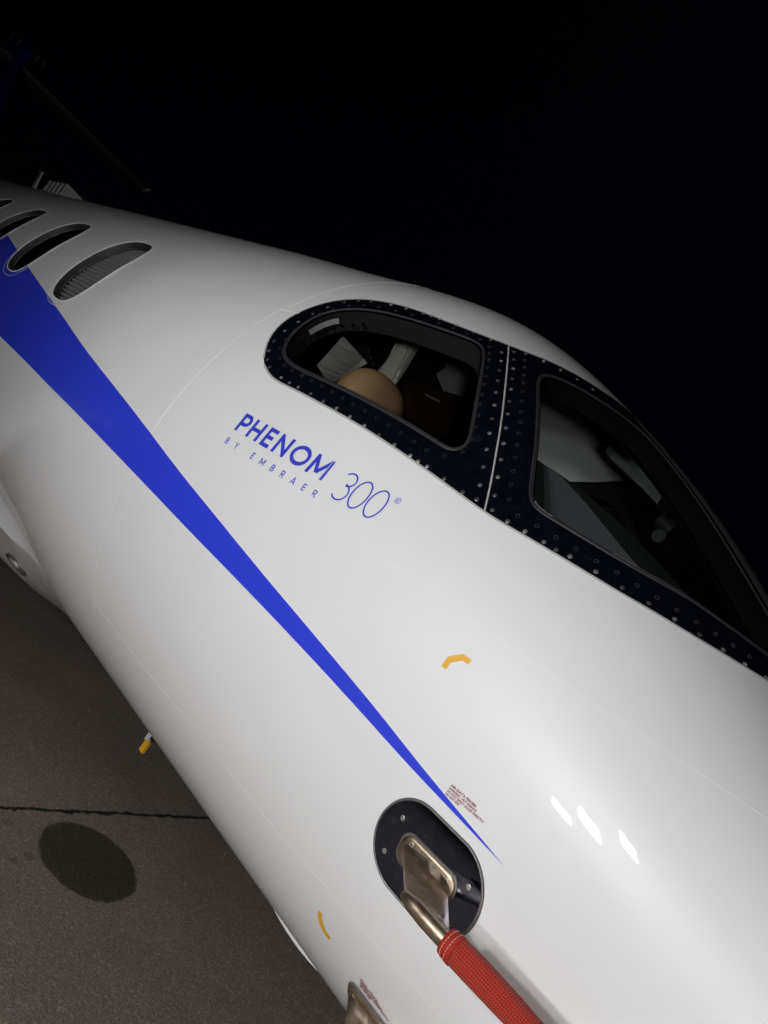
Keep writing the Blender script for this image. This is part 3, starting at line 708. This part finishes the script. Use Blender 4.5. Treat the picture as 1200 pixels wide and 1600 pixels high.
# ------------------------------------------------------------------ probes
def probe(s_aft, z_aft, length, parent_name, label, plate):
    """strut standing off the skin, swept forward, with a tube along the axis"""
    dg = float(z2deg(s_aft, z_aft)[0]); o = on1(s_aft, dg); n = nrm1(s_aft, dg); fw = Vector((1, 0, 0))
    fw = (fw - n * fw.dot(n)).normalized(); up = n.cross(fw)
    if up.z < 0: up = -up
    def P(a, b, c): return o + fw * a + up * b + n * c       # forward, up, outward
    root = None
    if plate:
        L = []; r = .0735; hl = .0360
        cx, cz = .5805, -.3015
        for i in range(64):
            t = 2 * math.pi * i / 64; L.append((cx + math.copysign(hl, math.cos(t)) + r * math.cos(t) + .0 , cz + r * math.sin(t) + .0))
        L = [(a, math.radians(float(z2deg(a, b)[0])) * KV) for a, b in L]
        root = patch_on(parent_name, L, plate_mat, jet, .0032, label)
        strip(L, .0055, .0005, 'plate_rim', rim_mat, root, True, .0034)
    def rr(x0, x1, y0, y1, r, k=6):
        pts = []
        for cx_, cy_, a0 in ((x1 - r, y1 - r, 0), (x0 + r, y1 - r, 90), (x0 + r, y0 + r, 180), (x1 - r, y0 + r, 270)):
            for j in range(k + 1):
                t = math.radians(a0 + 90 * j / k); pts.append((cx_ + r * math.cos(t), cy_ + r * math.sin(t)))
        return pts
    mb = MB(); base = rr(-.008, .107, -.024, .024, .020)
    def scl(pts, e): return [(x + (e if x < .05 else -e), y + (e if y < 0 else -e)) for x, y in pts]
    mb.loft([[P(x, y, c) for x, y in p_] for p_, c in ((base, .002), (base, .0075), (scl(base, .0015), .009), (scl(base, .004), .0098))])
    gk = [(x * 1.0 + (-.0035 if x < .05 else .0035), y + (-.0035 if y < 0 else .0035)) for x, y in base]
    gkm = MB(); gkm.loft([[P(x, y, c) for x, y in gk] for c in (.001, .0048)])
    bk = mb.build('bracket' if plate else parent_name, bronze, root or jet, True, None if plate else label, auto=35)
    root = root or bk
    gkm.build('gasket', rim_mat, root)
    st = MB(); secs = []
    N_ = 11
    for i in range(N_):
        t = i / (N_ - 1); c = .0085 + .0865 * t; sw = .086 * t; ch0 = -.003 + sw * 1.0; ch1 = .101 + sw * .86
        hw = .0066 + .0105 * (1 - min(1, t / .16)) ** 2.4 - .0010 * t
        if t > .72: hw += .0060 * ((t - .72) / .28) ** 2
        ring = []
        for k in range(24):
            a = 2 * math.pi * k / 24; x_ = (ch0 + ch1) / 2 - math.cos(a) * (ch1 - ch0) / 2
            y_ = hw * math.copysign(abs(math.sin(a)) ** .55, math.sin(a)) * (1 - .2 * math.cos(a))
            ring.append(P(x_, y_, c))
        secs.append(ring)
    st.loft(secs); st.build('strut', bronze, root, True, auto=40)
    tb = MB(); pts = []; rad = []
    for i in range(9):
        t = i / 8; pts.append(P(.0815 + .04 * t, 0, .0965)); rad.append(.0132 * math.sin((.12 + .88 * t) * math.pi / 2) ** .5)
    pts += [P(.13 + .05 * i, 0, .0975) for i in range(int(length / .05))]; rad += [.0134 - .0008 * i for i in range(int(length / .05))]
    tb.tube(pts, rad, 24); tb.build('tube', bronze, root, True, auto=50)
    def sc(a, b, c, mt_=steel):
        q = n.to_track_quat('Z', 'Y').to_matrix(); ob = share('screw', so_me, P(a, b, c), q, root)
    for a, b in ((.012, .0135), (.092, .0135), (.012, -.0145), (.092, -.0145)): sc(a, b, .0092)
    if plate:
        for s_, z_ in ((.653, -.272), (.655, -.335), (.503, -.273), (.503, -.335)):
            d_ = float(z2deg(s_, z_)[0]); q = nrm1(s_, d_).to_track_quat('Z', 'Y').to_matrix(); share('screw', so_me, on1(s_, d_, .0033), q, root)
    return P
PA = probe(.6255, -.3025, .125, 'air_data_probe', 'polished dark base plate with bronze air data probe', True)
PB = probe(.632, -.590, .30, 'pitot_probe', 'bronze pitot probe low on the nose', False)

# red sleeve pulled over the probe tube
NU, NV = 48, 90
sl = []; uvs = []; rows_f = []
for j in range(NV + 1):
    t = j / NV; a_ = .174 + t * .34
    rb = float(np.interp(t, [0, .05, .12, .25, .4, .55, .7, .85, .94, .98, 1.], [.0170, .0192, .0196, .0186, .0168, .0160, .0164, .0178, .0178, .0150, .007]))
    sag = .0025 * math.sin(t * 5.0)
    for i in range(NU):
        th = 2 * math.pi * i / NU
        r_ = rb + .0007 * math.sin(3 * th + t * 8) * (1 - abs(.5 - t)) + .0006 * math.sin(7 * th - t * 5)
        sl.append(PA(a_, math.cos(th) * r_ * 1.06 + sag * .3, .0955 + math.sin(th) * r_ * .94 - sag)); uvs.append((i / NU * 15, t * 92))
for j in range(NV):
    for i in range(NU): rows_f.append((j * NU + i, j * NU + (i + 1) % NU, (j + 1) * NU + (i + 1) % NU, (j + 1) * NU + i))
rows_f.append(tuple(NV * NU + i for i in range(NU)))
cover = thing('probe_cover', 'red knitted protective sleeve pulled over the bronze air data probe', 'probe cover', PA(.176, 0, .0955))
off = Vector(cover.location)
link('sleeve', [v - off for v in sl], rows_f, red_knit, cover, True, uv=uvs)
hm = MB(); rings = []
for a_, r_ in ((.1715, .0140), (.1695, .0165), (.170, .0184), (.176, .0193), (.184, .0201), (.190, .0204), (.191, .0192)):
    rings.append([PA(a_, math.cos(2 * math.pi * i / 40) * r_ * 1.05, .0955 + math.sin(2 * math.pi * i / 40) * r_ * .96) - off for i in range(40)])
hm.loft(rings, cap=False); hm.build('hem', red_hem, cover, True)
stt = MB()
for a_ in (.1755, .1835):
    for i in range(26):
        t0 = 2 * math.pi * (i + .1) / 26; t1 = 2 * math.pi * (i + .72) / 26
        stt.tube([PA(a_, math.cos(t) * (.0194 if a_ < .18 else .0202) * 1.05, .0955 + math.sin(t) * (.0194 if a_ < .18 else .0202) * .965) - off for t in (t0, (t0 + t1) / 2, t1)], .0006, 5)
so_ = stt.build('stitching', thread, cover, True); so_['kind'] = 'stuff'

# ------------------------------------------------------------------ belly fairing, wing, tail, engines, gear, antennas
def bulge(s_, d_=-70):                       # how far the fairing stands off the fuselage
    kn = [(2.3, 0), (2.4, 0), (2.55, .012), (2.7, .035), (2.9, .055), (3.2, .070), (3.6, .085), (4.2, .12), (6.5, .12), (7.6, .06), (8.4, 0.)]
    xn = [(2.65, 0), (2.8, .012), (2.95, .032), (3.1, .046), (3.4, .06), (6.5, .06), (7.6, .03), (8.4, 0)]
    u = min(1, max(0, (-d_ - 50) / 15)); u = u * u * (3 - 2 * u)
    return float(np.interp(s_, [k[0] for k in kn], [k[1] for k in kn]) + np.interp(s_, [k[0] for k in xn], [k[1] for k in xn]) * u)
fa = MB(); rings = []
half = list(np.arange(-43, -51, -.5)) + list(np.arange(-51, -90, -1.5)) + [-89.9]
for s_ in list(np.arange(2.35, 4.2, .05)) + list(np.arange(4.2, 8.5, .2)):
    r = []
    for d_ in half:
        pr = min(1, max(0, (-43.5 - d_) / 5)) ** 1.5
        r.append(on1(s_, d_, bulge(s_, d_) * pr - .004 * (1 - pr)))
    rings.append(r + [Vector((p_.x, -p_.y, p_.z)) for p_ in r[::-1]])
fa.loft(rings, cap=False, closed=False); fair = fa.build('belly_fairing', white, jet, True, auto=32)

def wing(sd):
    mb = MB(); rings = []
    for t in np.linspace(0, 1, 9):
        y = .55 + t * 7.3; le = 4.05 + (y - .55) * .42 if y > 2.2 else 3.75 + (y - .55) * .60; ch = 2.7 * (1 - t) + .75 * t; zz = -.82 + .045 * (y - .55)
        r = []
        for k in range(28):
            a = 2 * math.pi * k / 28; x_ = .5 - .5 * math.cos(a); th = .14 * (2.97 * math.sqrt(x_) - 1.26 * x_ - 3.5 * x_ ** 2 + 2.84 * x_ ** 3 - 1.05 * x_ ** 4) * .5
            r.append((-(le + x_ * ch), sd * y, GZ + zz + (th if a < math.pi else -th) * ch))
        rings.append(r)
    mb.loft(rings); return mb.build('wing', white, jet, True, auto=50)
for sd in (-1, 1): wing(sd)

def foil(mb, stations, vertical=False):
    rings = []
    for (le, ch, y, z, tk) in stations:
        r = []
        for k in range(24):
            a = 2 * math.pi * k / 24; x_ = .5 - .5 * math.cos(a); th = tk * math.sin(a) * (1 - .6 * x_) * ch * .5
            r.append((-(le + x_ * ch), y + (th if vertical else 0), GZ + z + (0 if vertical else th)))
        rings.append(r)
    mb.loft(rings); return mb
fin = foil(MB(), [(10.2, 3.6, 0, .55, .10), (11.2, 3.0, 0, 1.2, .10), (12.6, 2.1, 0, 2.3, .10), (13.1, 1.8, 0, 2.78, .11), (13.3, 1.7, 0, 3.08, .10)], True).build('tail_fin', navy, jet, True, auto=50)
bl = MB(); bl.loft([[(-(12.9 + x_), .14 * r_ * math.cos(2 * math.pi * k / 20), GZ + 2.93 + .16 * r_ * math.sin(2 * math.pi * k / 20)) for k in range(20)] for x_, r_ in ((0, .05), (.12, .5), (.4, .9), (1.0, 1), (1.7, .7), (2.2, .1))])
bl.build('bullet_fairing', navy, fin, True)
for sd in (1, -1):
    st_ = foil(MB(), [(13.35, 1.15, sd * .05, 2.84, .10), (13.62, .86, sd * 1.4, 2.81, .10), (13.86, .6, sd * 2.55, 2.79, .10), (14.0, .4, sd * 2.62, 2.79, .05)]).build('stabilizer', tail_grey, jet, True, auto=50)
    tp = MB(); tp.tube([(-13.75, sd * 2.62, GZ + 2.80), (-14.1, sd * 2.64, GZ + 2.80), (-14.55, sd * 2.64, GZ + 2.80)], [.01, .035, .015], 10); tp.build('stabilizer_tip', white, st_, True)
    for yy in (.28, .5):
        vg = MB(); vg.loft([[(-13.0 - .3 * a, sd * (yy * .5 + .012 * b), GZ + 2.98 + c) for a, b, c in ((0, 0, 0), (.5, 1, 0), (1, 0, 0), (.5, -1, 0))], [(-13.15 - .12 * a, sd * (yy * .5 + .004 * b), GZ + 3.09 + c) for a, b, c in ((0, 0, 0), (.5, 1, 0), (1, 0, 0), (.5, -1, 0))]])
        vg.build('vortex_generator', white, fin)
    en = MB(); prf = [(9.0, .30), (8.94, .34), (9.0, .38), (9.4, .43), (10.2, .43), (11.0, .36), (11.4, .27), (11.4, .22)]
    en.loft([[(-x_, sd * 1.42 + r_ * math.cos(2 * math.pi * k / 28), GZ + .55 + r_ * math.sin(2 * math.pi * k / 28)) for k in range(28)] for x_, r_ in prf], cap=True)
    eng = en.build('engine', white, jet, True, auto=40)
    py = MB(); py.box((-10.2, sd * .95, GZ + .52), (1.5, .6, .12)); py.build('pylon', white, eng)
ba = MB(); ba.loft([[(-(8.14 + .12 * (0 if k in (0, 3) else 1)), .012 * (1 if k < 2 else -1), GZ + .86) for k in range(4)], [(-(8.30 + .05 * (0 if k in (0, 3) else 1)), .006 * (1 if k < 2 else -1), GZ + 1.145) for k in range(4)], [(-(8.30 + .16 * (0 if k in (0, 3) else 1)), .006 * (1 if k < 2 else -1), GZ + 1.158) for k in range(4)]])
ba.build('blade_antenna', white, jet)
wa = MB(); wa.loft([[(-x_, sgn * w_, GZ + z_) for sgn, z_ in ((1, .84), (1, zt_), (-1, zt_), (-1, .84))] for x_, w_, zt_ in ((6.30, .01, .90), (6.55, .06, .965), (6.85, .10, 1.025), (7.48, .10, 1.025), (7.52, .10, .87))])
an = wa.build('antenna_fairing', white, jet)
for k in range(5):
    rbb = MB(); x0 = -6.93 - k * .125
    rbb.box((x0, 0, GZ + .95), (.035, .215, .165)); rbb.build('rib', grey_metal, an)

# landing light let into the front of the fairing
ls, la = 2.82, -59.5
ln_ = (on1(ls + .03, la, bulge(ls + .03, la)) - on1(ls - .03, la, bulge(ls - .03, la))).normalized()
lt = (on1(ls, la + 3, bulge(ls, la + 3)) - on1(ls, la - 3, bulge(ls, la - 3))).normalized(); lnn = ln_.cross(lt).normalized()
if lnn.y > 0: lnn = -lnn
lo_ = on1(ls, la, bulge(ls, la)) + lnn * .004
def LP(a, b, c): return lo_ + ln_ * a + lt * b + lnn * c
bz = MB(); bz.loft([[LP(math.cos(2 * math.pi * k / 28) * .078 * q, math.sin(2 * math.pi * k / 28) * .047 * q, c) for k in range(28)] for q, c in ((1, -.006), (1, .002), (.9, .003), (.88, -.03))], cap=False)
bez = bz.build('landing_light', rim_mat, fair, True)
rf = MB(); rf.loft([[LP(math.cos(2 * math.pi * k / 28) * .07 * q, math.sin(2 * math.pi * k / 28) * .041 * q, c) for k in range(28)] for q, c in ((1, -.004), (.75, -.02), (.4, -.028), (.1, -.03))])
rf.build('landing_light_reflector', silver, fair, True)
lb = MB(); lb.loft([[LP(math.cos(2 * math.pi * k / 14) * .02 * q, math.sin(2 * math.pi * k / 14) * .016 * q, c) for k in range(14)] for q, c in ((1, -.02), (.9, -.006), (.5, .0))]); lb.build('landing_light_glint', cloth_mat, fair, True)  # pale matt disc: the bright glint at the light's centre, put in as colour

# nose gear, its door, and the drain mast under the belly
ng = MB(); ng.tube([(-.12, 0, GZ - .62), (-.10, 0, .24)], .045, 16); ng.tube([(-.10, -.12, .22), (-.10, .12, .22)], .03, 12)
gear = ng.build('nose_gear', white, jet, True, auto=50)
for sd in (-1, 1):
    tw = MB(); tw.loft([[(-.10 + r_ * math.cos(2 * math.pi * k / 32), sd * (.07 + y_), .222 + r_ * math.sin(2 * math.pi * k / 32)) for k in range(32)] for r_, y_ in ((.12, -.04), (.20, -.045), (.22, -.02), (.22, .02), (.20, .045), (.12, .04))])
    wh = tw.build('wheel', tyre_mat, gear, True)
for sd in (-1, 1):
    gd = MB(); N_ = 24; outer = []
    for i in range(N_ + 1):
        t = i / N_; outer.append((.868 + .262 * t, -.812 - .013 * t - .0125 * (1 - abs(2 * t - 1) ** 2.0)))
    top_ = [(a, -.755) for a, b in outer]
    gd.loft([[(-a, sd * .20, GZ + b), (-a, sd * .208, GZ + b), (-a, sd * .208, GZ + c_), (-a, sd * .20, GZ + c_)] for (a, b), (_, c_) in zip(outer, top_)])
    gd.build('gear_door', white, jet, True, auto=30)
    mg = MB(); mg.tube([(-6.6, sd * 1.5, GZ - .8), (-6.7, sd * 1.5, .28)], .06, 14); mgo = mg.build('main_gear', white, jet, True, auto=50)
    mw_ = MB(); mw_.loft([[(-6.7 + r_ * math.cos(2 * math.pi * k / 32), sd * (1.5 + y_), .29 + r_ * math.sin(2 * math.pi * k / 32)) for k in range(32)] for r_, y_ in ((.16, -.08), (.27, -.09), (.29, -.05), (.29, .05), (.27, .09), (.16, .08))]); mw_.build('wheel', tyre_mat, mgo, True)
mast_grey = mat('pale_grey_metal', (.55, .55, .58), .45)
ms = MB(); ms.box((-2.130, 0, GZ - .935), (.024, .012, .17), Matrix.Rotation(.05, 3, 'Y')); ms.tube([(-2.128, -.008, GZ - 1.0), (-2.128, .008, GZ - 1.0)], .005, 8)
mast = ms.build('drain_mast', mast_grey, jet)
mt2 = MB(); mt2.box((-2.124, 0, GZ - 1.036), (.026, .014, .046), Matrix.Rotation(.05, 3, 'Y')); mt2.build('mast_tip', yellow_print, mast, bevel=.002, label='yellow painted mast tip')
mt3 = MB(); mt3.tube([(-2.06, 0, GZ - .85), (-2.065, 0, GZ - .955), (-2.11, 0, GZ - .995)], .012, 8); mt3.build('mast_hose', black_plastic, mast, True)


# ------------------------------------------------------------------ cockpit interior
kp = (CX > .1) & (CX < 2.75)
liner = skin_part([0, 1, 6], 'cockpit_liner', liner_mat, jet, off=-.065, keep=kp & ~in_poly(inset(side_loop, -.05), CX, CY) & ~in_poly(inset(ws_loop, -.035), CX, CY))
fl = MB(); rings = []
for s_ in np.linspace(.2, 2.7, 12):
    hw_ = abs(float(surf(np.array(s_), np.radians(z2deg(s_, -.53)))[0][1])) - .05
    rings.append([(-s_, sg_ * hw_, GZ + z_) for sg_, z_ in ((1, -.50), (-1, -.50), (-1, -.53), (1, -.53))])
fl.loft(rings); fl.build('cockpit_floor', dark_fabric, jet)
bk = MB(); bk.loft([[(-2.72, .79 * math.cos(2 * math.pi * k / 40), GZ + .79 * math.sin(2 * math.pi * k / 40)) for k in range(40)], [(-2.75, .79 * math.cos(2 * math.pi * k / 40), GZ + .79 * math.sin(2 * math.pi * k / 40)) for k in range(40)]])
bk.build('cockpit_bulkhead', dark_fabric, jet)
# perforated strip and placard of the side window's trim
for i in range(11):
    t = i / 10; q = smooth_line([(1.675, 23.5), (1.70, 27.2), (1.70, 31.5), (1.68, 36), (1.635, 39.6)], .5)
    a_ = np.interp(t, [0, .25, .5, .75, 1], [1.672, 1.694, 1.694, 1.676, 1.632]); b_ = np.interp(t, [0, .25, .5, .75, 1], [23.8, 27.6, 31.6, 35.6, 39.2])
    for dep, rr_, sh in ((-.036, .0042, 0), (-.046, .0025, .006)):
        c_ = on1(a_ - .0075 - sh * .3, b_ - .3, dep); d_ = (on1(1.40, 31, dep) - c_).normalized()
        hb = MB(); ux = d_.orthogonal().normalized(); uy = d_.cross(ux)
        hb.loft([[c_ + d_ * e_ + (ux * math.cos(2 * math.pi * k / 8) + uy * math.sin(2 * math.pi * k / 8)) * rr_ for k in range(8)] for e_ in (-.004, .002)])
        hb.build('vent_hole', hole_mat, side_w[1])
def ceiling(name, pts, mt_, dep):
    L = plan(pts); o_ = patch_on(name, L, mt_, jet, dep, step=.03)
    for v_ in o_.data.vertices: v_.co.y = -v_.co.y
    o_.data.normals_split_custom_set_from_vertices([(0, 0, 0)] * len(o_.data.vertices)); return o_
ceiling('headliner', [(1.78, 87), (1.78, 46), (1.66, 47.5), (1.53, 50.5), (1.37, 57), (1.21, 67), (1.28, 72), (1.34, 76), (1.42, 81), (1.49, 87)], headliner_mat, -.075)
ceiling('headliner', [(2.10, 80), (1.88, 79), (1.97, 65), (2.225, 64), (2.235, 70), (2.15, 74)], headliner_mat, -.072)
ceiling('grab_strip', [(2.357, 60.6), (2.357, 59.9), (2.262, 59.2), (2.262, 59.9)], headliner_mat, -.078)
ceiling('side_panel', [(2.5, 62.5), (1.95, 63.5), (1.95, 20), (2.5, 20)], wine, -.07)
def superell(mb, c, d, e=2.6, nu=32, nv=20):
    rings = []
    for j in range(nv + 1):
        b = -math.pi / 2 + math.pi * (j + .02) / (nv + .04); cb, sb = math.cos(b), math.sin(b); r = []
        for i in range(nu):
            a = 2 * math.pi * i / nu; ca, sa = math.cos(a), math.sin(a)
            pw = lambda x: math.copysign(abs(x) ** (2 / e), x)
            r.append((c[0] + d[0] / 2 * pw(cb) * pw(ca), c[1] + d[1] / 2 * pw(cb) * pw(sa), c[2] + d[2] / 2 * pw(sb)))
        rings.append(r)
    return mb.loft(rings)
seat_b = superell(MB(), (-1.86, -.33, GZ - .08), (.20, .46, .62), 3.5).build('pilot_seat', leather, jet, True)
hr = superell(MB(), (-1.735, -.335, GZ + .285), (.15, .262, .40), 2.8).build('headrest', leather, seat_b, True)
seat_c = superell(MB(), (-1.86, .36, GZ - .08), (.20, .46, .62), 3.5).build('pilot_seat', dark_fabric, jet, True)
superell(MB(), (-1.80, .36, GZ + .26), (.15, .31, .385), 2.7).build('headrest', dark_fabric, seat_c, True)
# glareshield over the instrument panel
gs = MB(); rings = []
def hull_y(s_, z_): return abs(float(surf(np.array(s_), np.radians(z2deg(s_, z_)))[0][1]))
for u_ in np.linspace(-1, 1, 17):
    e_ = .03 * (1 - u_ * u_); prof_ = [(1.03, .17), (1.04, .36), (1.02, .39), (.97, .40), (.90, .392), (.80, .358), (.68, .31), (.58, .272), (.50, .235), (.46, .17)]
    rings.append([(-a, u_ * min(.50, hull_y(a, min(b, .28)) - .045), GZ + b + (e_ if b > .2 else 0)) for a, b in prof_])
gs.loft(rings, cap=True, closed=True); gs.build('glareshield', dash_mat, jet, True, auto=60)
hd2 = superell(MB(), (-.995, -.43, GZ + .36), (.05, .12, .10), 4).build('panel_hood', dash_mat, jet, True)
br = MB(); br.loft([[(-s_, y_, GZ + z_ + dz) for y_, dz in ((.02, .02), (.10, .02), (.10, -.035), (.02, -.035))] for s_, z_ in ((1.19, .665), (1.17, .655), (1.05, .615), (1.03, .61), (.965, .585))])
br.build('standby_compass', visor_mat, jet, bevel=.004)
kn = MB(); kn.tube([(-1.0, .16, GZ + .55), (-.95, .16, GZ + .53)], .028, 14); kn.tube([(-.97, .13, GZ + .50), (-.97, .20, GZ + .50)], .02, 12); kn.build('compass_mount', black_plastic, jet, True, auto=40)
# loose things in the cockpit
pg = MB(); nx = 9; rings = []
for i in range(nx):
    t = i / (nx - 1); a = Vector((-1.955, -.40, GZ + .537)).lerp(Vector((-1.772, -.40, GZ + .486)), t); b = Vector((-1.97, -.41, GZ + .415)).lerp(Vector((-1.86, -.41, GZ + .37)), t)
    bow = .012 * math.sin(math.pi * t); rings.append([a + Vector((0, bow, 0)), b + Vector((0, bow, 0)), b + Vector((0, bow + .0015, 0)), a + Vector((0, bow + .0015, 0))])
pg.loft(rings); tag(pg.build('checklist_sheet', paper_mat, None, True, auto=40), 'printed cream checklist sheet propped behind the tan headrest', 'paper')
cg = MB(); rings = []; nx = 26; ny = 14
gridp = []
for j in range(ny):
    tj = j / (ny - 1); r = []
    for i in range(nx):
        t = i / (nx - 1); a = Vector((-1.975, -.2, GZ + .66)).lerp(Vector((-1.868, -.2, GZ + .695)), t); b = Vector((-1.965, -.22, GZ + .43)).lerp(Vector((-1.79, -.22, GZ + .43)), t)
        p_ = a.lerp(b, tj); p_.y += .026 * math.sin(t * 9.5 + tj * 2.6) * (.3 + .7 * tj) + .009 * math.sin(t * 23 + tj * 3); r.append(p_)
    gridp.append(r)
rings = [r + [q + Vector((0, .003, 0)) for q in r[::-1]] for r in gridp]
cg.loft(rings); tag(cg.build('folded_cloth', cloth_mat, None, True, auto=60), 'cream folded cloth hanging behind the cockpit side window', 'cloth')


# ------------------------------------------------------------------ added lamps out of view, behind the photographer and ahead of the nose
def added_lamp(label, at, lamps, arm):  # added lamp on a made-up stand; no such lamp is in view
    wl = thing('added_lamp', label, 'work light', at, 'added lamps round the nose'); base = Vector(at)
    po = MB(); po.tube([Vector((0, 0, .55)), Vector((0, 0, arm[0].z + .02))], .018, 12); po.build('pole', black_plastic, wl, True, auto=40)
    for k in range(3):
        a_ = 2 * math.pi * k / 3 + .5; lg = MB(); lg.tube([Vector((0, 0, .75)), Vector((.48 * math.cos(a_), .48 * math.sin(a_), .012))], .012, 10); lg.build('leg', black_plastic, wl, True, auto=40)
    ar = MB(); ar.tube(arm, .014, 10); ar.build('arm', black_plastic, wl, True, auto=40)
    for (s_, y_, z_, w_, h_) in lamps:
        c_ = Vector((-s_, y_, z_ + GZ)) - base; aim = (Vector((-1.0, -.7, GZ - .1)) - base - c_).normalized()
        q = aim.to_track_quat('Z', 'Y').to_matrix()
        hs = MB(); hs.box(c_ - aim * .035, (w_ + .03, h_ + .03, .05), q); hd = hs.build('lamp_head', black_plastic, wl)
        pn = MB(); pn.box(c_ - aim * .007, (w_, h_, .008), q); pn.build('led_lens', led, hd)
added_lamp('assumed tripod lamp with three bright LED panels behind the photographer, standing in for lit openings', (-.74, -3.49, 0),  # assumed source: panels stand in for lit openings mirrored in the nose paint
           [(.94, -3.35, -.02, .11, .105), (.74, -3.35, .295, .135, .18), (.455, -3.35, .745, .105, .165)], [Vector((-.25, 0, 1.55)), Vector((0, 0, 1.95)), Vector((.29, 0, 2.47))])
added_lamp('added unseen tripod lamp with one bright LED panel ahead of the nose, lighting the cockpit', (1.35, -2.95, 0),  # added fill, unseen: placed so that light reaches into the cockpit
           [(-1.3, -2.85, -.15, .15, .15)], [Vector((0, 0, 1.3)), Vector((-.02, .03, 1.42)), Vector((-.04, .06, 1.52))])
